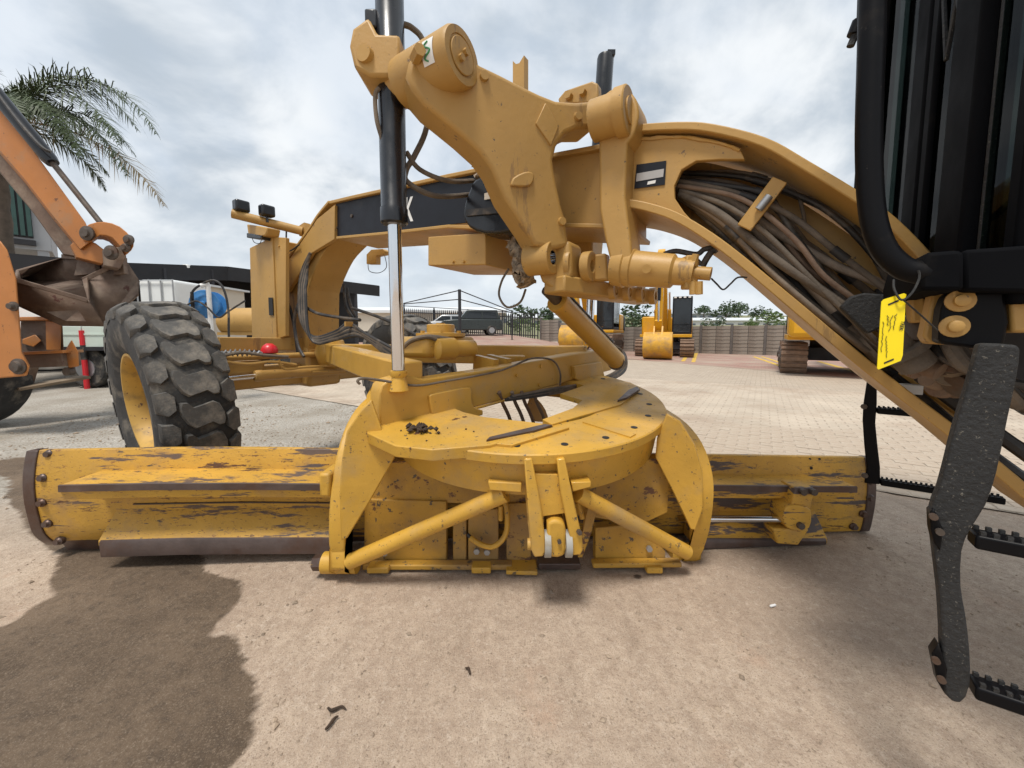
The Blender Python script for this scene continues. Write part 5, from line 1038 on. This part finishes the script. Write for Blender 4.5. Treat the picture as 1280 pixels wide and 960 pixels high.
MB().prism(tr([(1180, 365), (1166, 366), (1154, 420), (1160, 430), (1230, 433), (1230, 365)], onB, .63), -V * .05).build('mount_bracket', YU, G, .006)
MB().prism(tr([(1138, 372), (1157, 368), (1160, 402), (1140, 404)], onB, .5), -V * .05).build('inner_bracket', YU, G, .006)
MB().prism(tr([(1050, 384), (1064, 370), (1080, 366), (1112, 368), (1112, 405), (1084, 418)], onB, .30), -V * .04).build('splash_guard', MT['rubblk'], G, .006)
# machinery clutter under the cab
rc = random.Random(21)
for k, (x, y, b, r_) in enumerate(((1140, 415, .42, .05), (1132, 440, .45, .055), (1150, 455, .4, .045), (1175, 448, .35, .05), (1195, 462, .3, .055), (1180, 478, .25, .05), (1212, 475, .3, .05), (1160, 425, .36, .04), (1215, 445, .28, .06), (1240, 485, .25, .05))):
    c = onB(x, y, b); d = Vector((rc.gauss(0, 1), rc.gauss(0, 1), rc.gauss(0, .7))).normalized()
    MB().lathe(c - d * r_, d, [(0, r_ * .5), (.008, r_ * .75), (r_ * .8, r_ * .75), (r_ * .85, r_ * .95), (r_ * 1.2, r_ * .95), (r_ * 1.25, r_ * .6), (r_ * 2, r_ * .55)], 16).build('valve_body', (MT['steel'], MT['hose'], MT['hose2'], MT['grey'])[k % 3], G)
for k in range(11):
    x = 1125 + k * 13; b = rc.uniform(.1, .45)
    MB().tube(cr([onB(x - 20, 395 + k * 5, b), onB(x, 425 + k * 5, b + .04), onB(x + 30, 445 + k * 4, b), onB(x + 70, 470 + k * 6, b - .1)], 5), rc.uniform(.009, .018), 8).build('hydraulic_hose', (MT['hose'], MT['hoseblk'], MT['hose2'])[k % 3], G)
MB().prism([M(3.66, -.02, 1.22), M(4.10, -.02, .86), M(4.9, -.02, .60), M(4.9, -.02, 1.30), M(3.7, -.02, 1.30)], -V * .10).build('rear_frame', MT['dkint'], G)
for k, pts in enumerate(([(1120, 470), (1200, 540), (1280, 600)], [(1130, 462), (1210, 520), (1290, 570)], [(1150, 470), (1230, 530), (1300, 580)])): MB().tube(cr([onB(x, y, .02 + k * .05) for x, y in pts], 4), .02, 8).build('oil_pipe', (MT['hoseblk'], YU, MT['hoseblk'])[k], G)
MB().box(onB(1135, 486, .1), (.06, .05, .03), RM).build('cable_label', MT['white'], G); 
# ---- access ladders
sn = Vector((-.55, -.83, 0)).normalized(); s_p = onZ(1190, 875, .35)
LD = [(1224, 432), (1232, 429), (1268, 431), (1276, 438), (1272, 472), (1261, 522), (1247, 590), (1233, 632), (1214, 662), (1203, 690), (1202, 735), (1208, 770), (1213, 815), (1213, 858), (1201, 880), (1181, 868), (1178, 830), (1177, 790), (1174, 740), (1168, 690), (1164, 640), (1174, 612), (1184, 575), (1194, 535), (1211, 480)]
lad = MB().prism(tr(cr2(LD + LD[:1], 2)[:-1], onP, s_p, sn), -sn * .028).build('ladder_stringer', MT['rubblk'], G, .008, seg=3)
MB().prism(tr([(1163, 640), (1168, 636), (1180, 664), (1176, 690), (1168, 680), (1164, 662)], onP, s_p + sn * .006, sn), -sn * .03).build('stringer_clip', MT['cabblk'], lad, .004)
MB().prism(tr([(1174, 805), (1185, 838), (1181, 868), (1172, 853), (1165, 818)], onP, s_p + sn * .006, sn), -sn * .03).build('stringer_clip', MT['cabblk'], lad, .004)
for x, y in ((1176, 848), (1169, 824), (1174, 664), (1166, 645)): p = onP(x, y, s_p + sn * .007, sn); MB().cyl(p, p + sn * .008, .007, n=10).build('rivet', MT['steel'], lad)
def rung(p0, L_, parent):
    q = MB().bar(p0, p0 + U * L_, .045, .030).build('rung', MT['cabblk'], parent, .005)
    for k in range(int(L_ / .018)):
        p = p0 + U * (.01 + k * .018)
        for s in (-.016, .016): MB().box(p + V * s + Z * .018, (.008, .007, .010), RM).build('grip_tooth', MT['rubblk'], G if False else parent)
for x, y in ((1214, 672), (1214, 857)): rung(onP(x, y, s_p - sn * .02, sn), .40, lad)
rs_ = onP(1240, 640, s_p, sn)
MB().bar(s_p + U * .42 - sn * .02 + Z * .0, s_p + U * .40 - sn * .02 + Z * .85, .03, .07, U).build('ladder_stringer', MT['rubblk'], G, .008)
fl = onZ(1091, 606, .35); fn = (EYEV - Vector((fl.x, fl.y, EYE))).normalized()
lad2 = MB().prism(tr([(1085, 466), (1096, 468), (1096, 505), (1094, 530), (1097, 560), (1100, 585), (1100, 606), (1080, 604), (1083, 585), (1080, 555), (1078, 525), (1079, 505)], onP, fl, fn), -fn * .035).build('ladder_stringer', MT['cabblk'], G, .006)
for x, y in ((1080, 508), (1081, 594)): p = onP(x, y, fl + fn * .004, fn); MB().cyl(p, p + fn * .012, .014, n=8).build('rivet', MT['steel'], lad2)
for x, y in ((1096, 513), (1100, 602)): rung(onP(x, y, fl - fn * .02, fn), .42, lad2)
# inspection tag on a wire
tn = Vector((-.25, -.9, .1)).normalized(); tp0 = onB(1115, 415, .80)
TG = tr([(1102, 377), (1105, 374), (1130, 366.5), (1133, 368), (1131.5, 375), (1132, 378), (1128.5, 444), (1126, 451), (1098, 462), (1096.5, 460)], onP, tp0, tn)
tg = thing('inspection_tag', 'bright yellow plastic tag with black handwriting wired to the cab rail', 'tag', TG[-1])
tb = MB().prism(TG, -tn * .0015).build('tag_card', MT['tag'], tg)
ou = onP(1126.5, 401, tp0 + tn * .001, tn); xv = onP(1122, 422, tp0 + tn * .001, tn) - ou; yv = onP(1136, 398, tp0 + tn * .001, tn) - ou
text_mesh('tag_print', 'TREK', ou, xv, yv, .0085, MT['ink'], tg, 1.0, .0008, .03)
rt_ = random.Random(2)
for (xa, ya, xb, yb) in ((1120, 392, 1117, 412), (1115, 394, 1112, 414), (1110, 394, 1109, 407), (1104.5, 402, 1101, 440), (1108, 420, 1108, 447)):
    pts = [onP(xa + (xb - xa) * i / 14 + rt_.uniform(-1.3, 1.3), ya + (yb - ya) * i / 14, tp0 + tn * .0012, tn) for i in range(15)]
    MB().tube(pts, .0006, 4).build('handwriting', MT['ink'], tg)
for pts in ([(1110, 380), (1123, 374.5), (1123.5, 376.5), (1110.5, 382)], [(1105, 453), (1117, 448), (1117, 450), (1105, 455)]): MB().prism(tr(pts, onP, tp0 + tn * .0004, tn), tn * .0006).build('tag_slot', MT['ink'], tg)
MB().tube(cr([onB(1117, 350, .76), onB(1118, 362, .79), onB(1127, 375, .80), onB(1140, 366, .79), onB(1149, 348, .77), onB(1148, 338, .765)], 6), .0022, 6).build('tie_wire', MT['rubblk'], tg)
MB().tube([onB(1128, 374, .80), onB(1150, 393, .77), onB(1172, 413, .74)], .0016, 6).build('tie_wire', MT['rubblk'], tg)
# ================================================================ orange backhoe on the left
bkp = onZ(-60, 512)
BH = thing('backhoe_loader', 'weathered orange backhoe with rusty bucket curled in the air beside the grader wheel', 'backhoe', Vector((bkp.x, 4.6, 0)))
OR = MT['orange']; AY = 4.75; BV = Vector((-1.22, 1, 0)).normalized()
dip = MB().prism(tr([(-60, 40), (0, 130), (107, 278), (116, 300), (101, 312), (62, 264), (32, 225), (0, 188), (-60, 118)], onY, AY), BV * .26).build('dipper_arm', OR, BH, .01)
MB().prism(tr([(-60, 118), (0, 188), (32, 225), (62, 264), (101, 312), (104, 322), (80, 318), (40, 262), (0, 214), (-60, 140)], onY, AY + .12), BV * .12).build('arm_underside', MT['bucket'], BH, .01)
c0, c1_, c2_ = onY(-50, 62, AY - .05), onY(66, 204, AY - .03), onY(126, 279, AY)
bcx = MB().lathe(c0, c1_ - c0, [(0, .075), ((c1_ - c0).length - .06, .075), ((c1_ - c0).length, .06)], 20).build('bucket_cylinder', MT['black'], BH); MB().cyl(c1_, c2_, .03, n=14).build('piston_rod', MT['steel'], bcx)
MB().tube(cr([onY(-10, 108, AY - .15), onY(20, 148, AY - .15), onY(50, 182, AY - .14), onY(64, 190, AY - .1)], 5), .018, 7).build('hydraulic_hose', MT['hoseblk'], BH)
lk = MB().prism(tr(cr2([(103, 287), (112, 280), (130, 277), (150, 283), (165, 298), (167, 308), (160, 316), (152, 309), (140, 297), (125, 294), (114, 302), (104, 300)], 2), onY, AY - .04), BV * .34).build('bucket_link', OR, BH, .015)
for x, y, r_ in ((110, 292, .085), (162, 300, .06), (158, 310, .05), (140, 316, .085)): p = onY(x, y, AY - .06); MB().lathe(p, (0, -1, 0), [(0, r_), (.02, r_), (.03, r_ * .6), (.05, r_ * .55)], 18).build('link_pin', MT['steel'], BH)
MB().prism(tr([(128, 312), (150, 308), (157, 322), (150, 336), (130, 332)], onY, AY), BV * .28).build('tipping_link', MT['bucket'], BH, .01)
MB().prism(tr([(100, 296), (120, 304), (138, 318), (128, 330), (96, 322), (88, 306)], onY, AY + .03), BV * .2).build('arm_end', OR, BH, .01)
# bucket: mouth open upwards, floor seen from below
def P_(x, y, Y): return onY(x, y, Y)
L1, L2 = P_(20, 350, 4.30), P_(111, 376, 4.60); K1, K2, K3 = P_(20, 380, 4.40), P_(76, 406, 4.55), P_(131, 407, 4.75)
A1, A2, A3, A4 = P_(104, 350, 4.75), P_(156, 325, 5.05), P_(173, 350, 5.15), P_(173, 368, 5.05); B1, B2 = P_(22, 338, 4.9), P_(80, 321, 5.25); HB = P_(30, 352, 5.4)
bk_ = MB().add([L1, L2, K3, K2, K1], [(0, 1, 2, 3, 4)]).add([L2, A1, A2, A3, A4, K3], [(0, 1, 2, 3, 4, 5)]).build('bucket', MT['bucket'], BH, 0, 30)
so_ = bk_.modifiers.new('thick', 'SOLIDIFY'); so_.thickness = .03; so_.offset = 0
w_ = MB().add([B1, B2, A2, A3, HB], [(0, 1, 2, 3, 4)]).add([HB, A3, A4, K3, K2, K1], [(0, 1, 2, 3, 4, 5)]).add([L1, K1, HB, B1], [(0, 1, 2, 3)]).build('bucket_back', MT['bucket'], bk_, 0, 30)
so_ = w_.modifiers.new('thick', 'SOLIDIFY'); so_.thickness = .03; so_.offset = 0
MB().bar(L1, L2, .05, .05).build('cutting_lip', MT['bucket'], bk_, .008)
for t in (.04, .26, .48, .70): a = L1.lerp(L2, t); b = L1.lerp(L2, t + .12); MB().prism([a + Z * .03, b + Z * .03, b + Vector((-.10, -.05, .06)), a + Vector((-.10, -.05, .07))], Z * -.05).build('tooth', MT['bucket'], bk_, .008)
MB().prism([L2, A1, A1.lerp(A2, .12), L2.lerp(K3, .12)], Vector((.03, -.04, 0))).build('side_cutter', MT['bucket'], bk_, .006)
MB().bar(A1, A2, .04, .05).build('side_rim', MT['bucket'], bk_, .006); MB().bar(B2, A2, .06, .06).build('back_rim', MT['bucket'], bk_, .006)
for f in (0, .22): MB().prism([P_(92 + f * 160, 345, 4.95), P_(100 + f * 160, 312, 5.0), P_(116 + f * 160, 312, 5.0), P_(120 + f * 160, 342, 4.95)], (0, .06, 0)).build('bucket_ear', MT['bucket'], bk_, .006)
# boom foot, chassis and stabiliser
MB().prism(tr([(-60, 290), (0, 300), (9, 312), (20, 347), (24, 400), (27, 440), (37, 458), (34, 470), (0, 473), (-60, 478)], onY, 4.1), BV * .22).build('boom_foot', OR, BH, .015)
for x, y, r_ in ((18, 383, .05), (24, 458, .085)): p = onY(x, y, 4.1); MB().lathe(p, (0, -1, 0), [(0, r_), (.015, r_), (.02, r_ * .7), (.05, r_ * .6)], 18).build('pivot_pin', MT['steel'], BH)
MB().bar(onY(20, 452, 4.6), onY(90, 449, 4.6), .2, .16).build('cross_beam', MT['bucket'], BH, .01)
MB().bar(onY(20, 442, 4.58), onY(92, 439, 4.58), .22, .035).build('beam_cap', OR, BH, .006)
MB().prism(tr([(82, 438), (90, 425), (98, 440), (99, 458), (86, 460)], onY, 4.55), BV * .15).build('beam_lug', OR, BH, .01)
MB().prism(tr([(26, 398), (55, 396), (78, 402), (80, 440), (26, 442)], onY, 5.0), BV * .1).build('rear_panel', MT['bucket'], BH, .01)
MB().prism(tr([(57, 400), (77, 404), (76, 438), (58, 438)], onY, 4.96), BV * .05).build('inner_panel', OR, BH, .01)
MB().prism(tr([(28, 424), (44, 418), (52, 426), (42, 434), (28, 430)], onY, 4.95), BV * .05).build('cast_bracket', OR, BH, .01)
MB().bar(onY(-60, 400, 4.95), onY(85, 398, 4.95), .1, .05).build('top_rail', MT['orange'], BH, .01)
MB().lathe(onY(90, 464, 4.6), (0, -1, 0), [(0, .05), (.06, .05)], 16).build('stabiliser_roller', MT['steel'], BH)
tyc = onZ(-52, 560, .0); tw = MB().lathe(Vector((onY(-40, 470, 4.75).x, 4.9, .60)), (0.2, -1, 0), [(0, .3), (.02, .45), (.05, .56), (.12, .60), (.42, .60), (.48, .56), (.5, .45), (.5, .3)], 40).build('wheel', MT['tyre'], BH)
MB().box(Vector((onY(-60, 470, 5.6).x - 2.2, 6.6, 1.0)), (1.3, 2.2, .9)).build('chassis', OR, BH, .05)
for xx in (-.5, .6): MB().lathe(Vector((onY(-60, 470, 5.6).x - 2.2 + xx, 6.9, .5)), (1, 0, 0), [(0, .3), (0, .48), (.05, .5), (.25, .5), (.3, .48), (.3, .3)], 28).build('wheel', MT['tyre'], BH)
pa, pb_ = onY(20, 486, 4.75), onY(108, 471, 5.3); MB().bar(pa, pb_, .30, .035).build('step_plate', MT['wood'], BH, .004)
MB().bar(pa.lerp(pb_, .1) - Z * .01 + Vector((-.1, .1, 0)), onY(40, 458, 4.9), .08, .08).build('step_bracket', MT['bucket'], BH)
# striped pole
sp0 = onZ(109, 486); spo = thing('striped_pole', 'thin red and black striped marker pole standing on gravel', 'pole', Vector((sp0.x, sp0.y, 0)))
hp = onY(106, 413, sp0.y).z
for k in range(4): MB().cyl((sp0.x, sp0.y, hp * k / 4), (sp0.x, sp0.y, hp * (k + 1) / 4), .045, n=14).build('stripe', (MT['red'], MT['red'], MT['hoseblk'], MT['red'])[k], spo)
# ================================================================ black carport with what stands under it
C0, C1, C2 = onY(150, 328, 9.4), onY(284, 333, 12.0), onY(474, 357, 15.5)
zC = C0.z; CPo = thing('carport', 'long black corrugated carport with dark shaded bays behind the grader nose', 'carport', Vector((C1.x, C1.y, 0)))
pa = [Vector((C0.x - 2.5, C0.y - 2.0, zC)), Vector((C0.x, C0.y, zC)), Vector((C1.x, C1.y, C1.z)), Vector((C2.x, C2.y, C2.z))]
bk = Vector((-2.6, 4.2, .25))
for i in range(3):
    MB().add([pa[i], pa[i + 1], pa[i + 1] + bk, pa[i] + bk, pa[i] + Vector((0, 0, -.05)), pa[i + 1] + Vector((0, 0, -.05)), pa[i + 1] + bk + Vector((0, 0, -.05)), pa[i] + bk + Vector((0, 0, -.05))], [(0, 1, 2, 3), (4, 7, 6, 5), (0, 4, 5, 1), (1, 5, 6, 2), (2, 6, 7, 3), (3, 7, 4, 0)]).build('roof_sheet', MT['net'], CPo, smooth=0)
    d = (pa[i + 1] - pa[i]); MB().bar(pa[i] - Z * .22, pa[i + 1] - Z * .22, .05, .40).build('fascia', MT['net'], CPo, smooth=0)
    MB().prism([Vector((pa[i].x + bk.x, pa[i].y + bk.y, 0)), Vector((pa[i + 1].x + bk.x, pa[i + 1].y + bk.y, 0)), pa[i + 1] + bk, pa[i] + bk], (0, .05, 0)).build('back_wall', MT['net'], CPo, smooth=0)
    nseg = max(2, int(d.length / .12))
    for t in (.33, .8):
        p = pa[i].lerp(pa[i + 1], t); MB().box((p.x, p.y + .05, p.z / 2 - .05), (.09, .09, p.z - .1)).build('post', MT['dkint'], CPo)
MB().bar(Vector((C1.x, C1.y, .9)) + bk * .5, Vector((C2.x, C2.y, .9)) + bk * .5, .1, .5).build('counter', MT['dkint'], CPo)
for t in (.1, .35): p = pa[1].lerp(pa[2], t) + bk * .6; MB().box((p.x, p.y, 1.9), (.5, .04, .6)).build('window', MT['facwin'], CPo)
fl_ = thing('floodlight', 'small white floodlight fixed to the front edge of the black carport', 'lamp', onY(233, 332, 10.9)); p = onY(233, 333, 10.9)
MB().box(p, (.16, .12, .10)).build('lamp_body', MT['white'], fl_, .02); MB().bar(p + Vector((.05, .05, -.02)), p + Vector((.05, .3, -.12)), .03, .03).build('bracket', MT['white'], fl_)
# tank on the truck bed
tkx0, tkx1 = onY(172, 370, 8.2), onY(217, 370, 8.2)
trk = thing('flatbed_truck', 'pale green drop-side flatbed truck parked behind the striped pole', 'truck', Vector((onY(150, 450, 8.0).x, 8.0, 0)))
x0_, x1_ = onY(70, 420, 8.0).x, onY(238, 420, 8.0).x
zt_, zb_ = onY(130, 408, 8.0).z, onY(130, 434, 8.0).z
MB().box(((x0_ + x1_) / 2, 8.9, zb_ - .03), (x1_ - x0_, 1.9, .08)).build('bed', MT['dkint'], trk)
nbd = 5
for k in range(nbd):
    xa = x0_ + (x1_ - x0_) * k / nbd; xb = x0_ + (x1_ - x0_) * (k + 1) / nbd; MB().box(((xa + xb) / 2, 8.0, (zt_ + zb_) / 2), (xb - xa - .03, .04, zt_ - zb_)).build('drop_side', MT['pale'], trk, .008)
    MB().box(((xa + xb) / 2, 7.975, zb_ + (zt_ - zb_) * .62), (xb - xa - .03, .02, .035)).build('side_rib', MT['pale'], trk)
MB().bar((x0_, 8.3, zb_ - .16), (x1_, 8.3, zb_ - .16), .1, .16).build('chassis', MT['dkint'], trk)
for xx in (x0_ + .5, x1_ - .75):
    w = MB().lathe((xx, 8.05, .42), (0, 1, 0), [(0, .2), (0, .38), (.04, .42), (.24, .42), (.28, .38), (.28, .2)], 26).build('wheel', MT['tyre'], trk); MB().cyl((xx, 8.03, .42), (xx, 8.2, .42), .2, n=16).build('rim', MT['galv'], w)
MB().box((x0_ - .75, 8.8, 1.25), (1.3, 1.8, 1.7)).build('truck_cab', MT['white'], trk, .1)
tank = thing('water_tank', 'milky white plastic cube tank in a wire cage on the truck', 'tank', Vector(((tkx0.x + tkx1.x) / 2, 8.9, zb_ + .02)))
zk = onY(195, 349, 8.2).z; zk0 = zb_ + .02
MB().box(((tkx0.x + tkx1.x) / 2, 8.75, (zk + zk0) / 2), (tkx1.x - tkx0.x, 1.05, zk - zk0)).build('tank_body', MT['plastic'], tank, .07, seg=4)
for k in range(4): x = tkx0.x + (tkx1.x - tkx0.x) * k / 3; MB().cyl((x, 8.20, zk0), (x, 8.20, zk), .014, n=6).build('cage_bar', MT['galv'], tank)
for k in range(3): z = zk0 + (zk - zk0) * (k + .5) / 3 + .1 * k; MB().cyl((tkx0.x, 8.19, min(z, zk)), (tkx1.x, 8.19, min(z, zk)), .012, n=6).build('cage_bar', MT['galv'], tank)
# low cream wall piece
lw = thing('cream_hut', 'low cream hut with a slatted side under the carport', 'hut', Vector((onY(235, 400, 10.2).x, 10.2, 0)))
hx0, hx1 = onY(214, 380, 10.2).x, onY(262, 380, 10.2).x; hz = onY(240, 358, 10.2).z
MB().box(((hx0 + hx1) / 2, 10.9, hz / 2), (hx1 - hx0, 1.3, hz)).build('wall', MT['cream'], lw, .01)
for k in range(int(hz / .13)): MB().box(((hx0 + hx1) / 2, 10.235, .08 + k * .13), (hx1 - hx0 + .02, .035, .105)).build('slat', MT['cream'], lw)
MB().box(((hx0 + hx1) / 2, 10.9, hz + .02), (hx1 - hx0 + .2, 1.5, .05)).build('roof', MT['roof'], lw)
# blue hose reel on a white standpipe
rx_ = onY(253, 380, 6.4); hr = thing('hose_reel', 'blue hose reel with black hose on a white standpipe', 'hose reel', Vector((onY(262, 440, 6.4).x, 6.4, 0)))
xp = onY(263, 400, 6.4).x; ztp = onY(262, 358, 6.4).z
MB().tube(cr([(xp, 6.4, 0), (xp, 6.4, ztp * .5), (xp, 6.4, ztp - .05), (xp - .03, 6.38, ztp + .02), (xp - .08, 6.34, ztp - .0)], 5), .035, 12).build('standpipe', MT['white'], hr)
rd = MB().lathe(rx_ + Vector((0, .05, 0)), (.15, -1, 0), [(0, .05), (0, .225), (.015, .235), (.03, .225), (.035, .16), (.06, .12), (.065, .05), (.09, .04)], 32).build('reel_disc', MT['blue'], hr)
MB().lathe(rx_ + Vector((-.02, .25, 0)), (.15, -1, 0), [(0, .225), (.02, .225), (.02, .15), (.2, .15)], 28).build('reel_drum', MT['blue'], hr)
MB().bar(rx_ + Vector((.05, .0, 0)), Vector((xp, 6.42, rx_.z)), .04, .05).build('arm', MT['dkint'], hr)
MB().tube(cr([rx_ + Vector((-.12, -.06, -.05)), rx_ + Vector((-.1, -.08, .15)), rx_ + Vector((0, -.06, .28)), rx_ + Vector((.22, -.02, .38)), rx_ + Vector((.36, 0, .25)), rx_ + Vector((.42, 0, -.1)), rx_ + Vector((.40, 0, -.6)), Vector((rx_.x + .42, 6.4, .02))], 6), .018, 8).build('hose', MT['hoseblk'], hr)
MB().tube(cr([rx_ + Vector((-.18, -.08, -.02)), rx_ + Vector((-.02, -.09, .04)), rx_ + Vector((.14, -.08, -.06)), rx_ + Vector((.28, -.04, -.22)), rx_ + Vector((.42, .0, -.12)), rx_ + Vector((.7, .0, .05))], 6), .014, 8).build('hose', MT['hoseblk'], hr)
MB().box(rx_ + Vector((-.11, -.06, .02)), (.035, .03, .34)).build('handle', MT['hoseblk'], hr)
# small yellow tank roller / mixer behind the nose
ym = onY(310, 402, 8.6); mx = thing('yellow_bowser', 'small yellow towed drum trailer half hidden by the grader nose', 'trailer', Vector((ym.x, 8.6, 0)))
MB().lathe(Vector((onY(277, 402, 8.6).x, 8.6, ym.z)), (1, 0, 0), [(0, .05), (.02, .20), (.08, .27), (.3, .30), (1.3, .30), (1.5, .27), (1.58, .1)], 28).build('drum', MT['yel_up'], mx)
MB().bar(Vector((onY(280, 418, 8.6).x, 8.6, onY(280, 417, 8.6).z)), Vector((ym.x + 1.0, 8.6, onY(280, 417, 8.6).z)), .4, .06).build('frame', MT['yel_up'], mx)
for x in (onY(302, 425, 8.6).x, ym.x + .8): w = MB().lathe((x, 8.4, .35), (0, 1, 0), [(0, .15), (0, .32), (.04, .35), (.16, .35), (.2, .32), (.2, .15)], 22).build('wheel', MT['tyre'], mx); MB().cyl((x, 8.39, .35), (x, 8.5, .35), .15, n=12).build('rim', MT['galv'], w); MB().cyl((x, 8.5, .35), (x, 8.6, 1.0), .03, n=8).build('leg', MT['yel_up'], mx)
# ================================================================ grey building and palm
gbx = onY(64, 300, 16.0); GB = thing('grey_building', 'tall grey building with dark green vertical slats behind the palm', 'building')
zt_ = onY(60, 246, 16.0).z + .6; zs1 = onY(40, 305, 16.0).z      # built square, corner at the origin, then turned to its place
MB().box((-5, 2.0, (zt_ + zs1) / 2 - .15), (10, 3.9, zt_ - zs1 + .3)).build('upper_wall', MT['wallgrey'], GB, .02)
for x in (-.25, -2.2, -5.0): MB().box((x, .3, zs1 / 2), (.3, .4, zs1)).build('column', MT['wallgrey'], GB, .02)
MB().box((-5, 3.0, zs1 / 2 - .2), (10, .2, zs1 - .5)).build('back_wall', MT['cream'], GB)
MB().box((-4.2, .0, zs1 - .05), (7.6, .22, .2)).build('sill', MT['dkint'], GB)
MB().box((-4.2, .04, (zs1 + zt_) / 2 - .1), (7.5, .1, zt_ - zs1 - .5)).build('shutter_recess', MT['dkint'], GB)
for k in range(42): MB().box((-.52 - k * .175, -.03, (zs1 + zt_) / 2 - .1), (.115, .06, zt_ - zs1 - .6)).build('slat', MT['slat'], GB)
GB.location = (gbx.x, 16.0, 0); GB.rotation_euler = (0, 0, math.radians(47))
# palm
pm0 = onY(-2, 150, 11.0); PT = thing('palm_tree', 'feathery palm with arching green fronds and one dry drooping frond', 'palm', Vector((pm0.x - .2, 11.0, 0)))
pc_ = Vector((onY(-12, 140, 11.0).x, 11.0, onY(-12, 150, 11.0).z))
rnd = random.Random(4)
MB().tube(cr([(pc_.x - .15, 11, 0), (pc_.x - .1, 11, pc_.z * .4), (pc_.x - .02, 11, pc_.z * .8), (pc_.x, 11, pc_.z)], 8), lambda t: .24 - .06 * t + .02 * math.sin(t * 90), 14).build('trunk', MT['bark'], PT)
def frond(az, el, Lf, droop, m, nm='frond'):
    p = pc_.copy(); d = Vector((math.cos(az) * math.cos(el), math.sin(az) * math.cos(el), math.sin(el))); path = [p.copy()]; n = 30
    for i in range(n):
        d = (d + Vector((0, 0, -droop * (.4 + 1.6 * i / n) / n))).normalized(); p = p + d * (Lf / n); path.append(p.copy())
    mb = MB().tube(path, lambda t: .022 * (1 - t * .85), 5)
    for i in range(3, n + 1):
        for j in range(3):
            q = path[i - 1].lerp(path[i], j / 3); t = (path[i] - path[i - 1]).normalized(); side = t.cross(Z).normalized(); f = i / n
            ln = Lf * .20 * math.sin(PI * min(1, .12 + f * .83)) * rnd.uniform(.8, 1.15)
            for s in (-1, 1):
                dd = (side * s * rnd.uniform(.6, 1) + t * rnd.uniform(.5, .9) + Z * rnd.uniform(-.5, .5)).normalized(); w = t.cross(dd).cross(dd).normalized() * .013
                m1 = q + dd * ln * .5 + Z * (-.03 * ln); e = q + dd * ln - Z * ln * rnd.uniform(.2, .55)
                mb.add([q - w, q + w, m1 + w * .9, m1 - w * .9, e], [(0, 1, 2, 3), (3, 2, 4)])
    return mb.build(nm, m, PT, smooth=0)
for k in range(15): frond(2 * PI * k / 15 + rnd.uniform(-.2, .2), rnd.uniform(.2, 1.25), rnd.uniform(2.6, 3.3), rnd.uniform(1.4, 2.1), MT['frond'])
frond(.05, .75, 5.2, 2.0, MT['frond']); frond(-.25, .45, 3.4, 1.7, MT['frond']); frond(.3, 1.0, 3.8, 1.9, MT['frond']); frond(.1, .05, 5.0, 1.25, MT['frond_dry']); frond(.0, .35, 4.4, 1.8, MT['frond']); frond(-.05, .62, 4.4, 2.0, MT['frond']); frond(.2, .85, 4.2, 2.1, MT['frond'])
frond(-.2, .5, 3.9, 2.2, MT['frond']); frond(.35, .6, 3.6, 1.8, MT['frond']); frond(-.9, -.1, 2.6, 1.2, MT['frond_dry']); frond(2.6, -.2, 2.6, 1.2, MT['frond_dry'])

# ================================================================ small litter on the dirt
for k, (x, y, ln, lab) in enumerate(((421, 887, .055, 'short dark twig lying curled on the pale dirt'), (416, 903, .045, 'straight dark twig lying below the curled one'), (585, 838, .03, 'crumb of rusty bark on the open dirt'))):
    p = onZ(x, y); a = k * 1.1
    pts = [p + Vector((math.cos(a) * ln * t, math.sin(a) * ln * t + .006 * math.sin(t * 7 + k), .004)) for t in (-.5, -.25, 0, .25, .5)]
    tag(MB().tube(cr(pts, 3), lambda t: .0045 * (1.1 - abs(t - .4)), 7).build('twig', MT['soil']), lab, 'twig')
p = onZ(966, 758); tag(MB().box(p + Vector((0, 0, .004)), (.03, .008, .008), Matrix.Rotation(.3, 3, 'Z')).build('paper_scrap', MT['white'], None, .002), 'tiny white paper scrap on the dirt beside the blade end', 'scrap')
p = onZ(797, 721); tag(MB().add([p + Vector((v.x * .022, v.y * .012, v.z * .007 + .004)) for v in OCT], OF).build('soil_crumb', MT['soil'], smooth=0), 'dark soil crumb on the dirt just below the brace', 'soil')
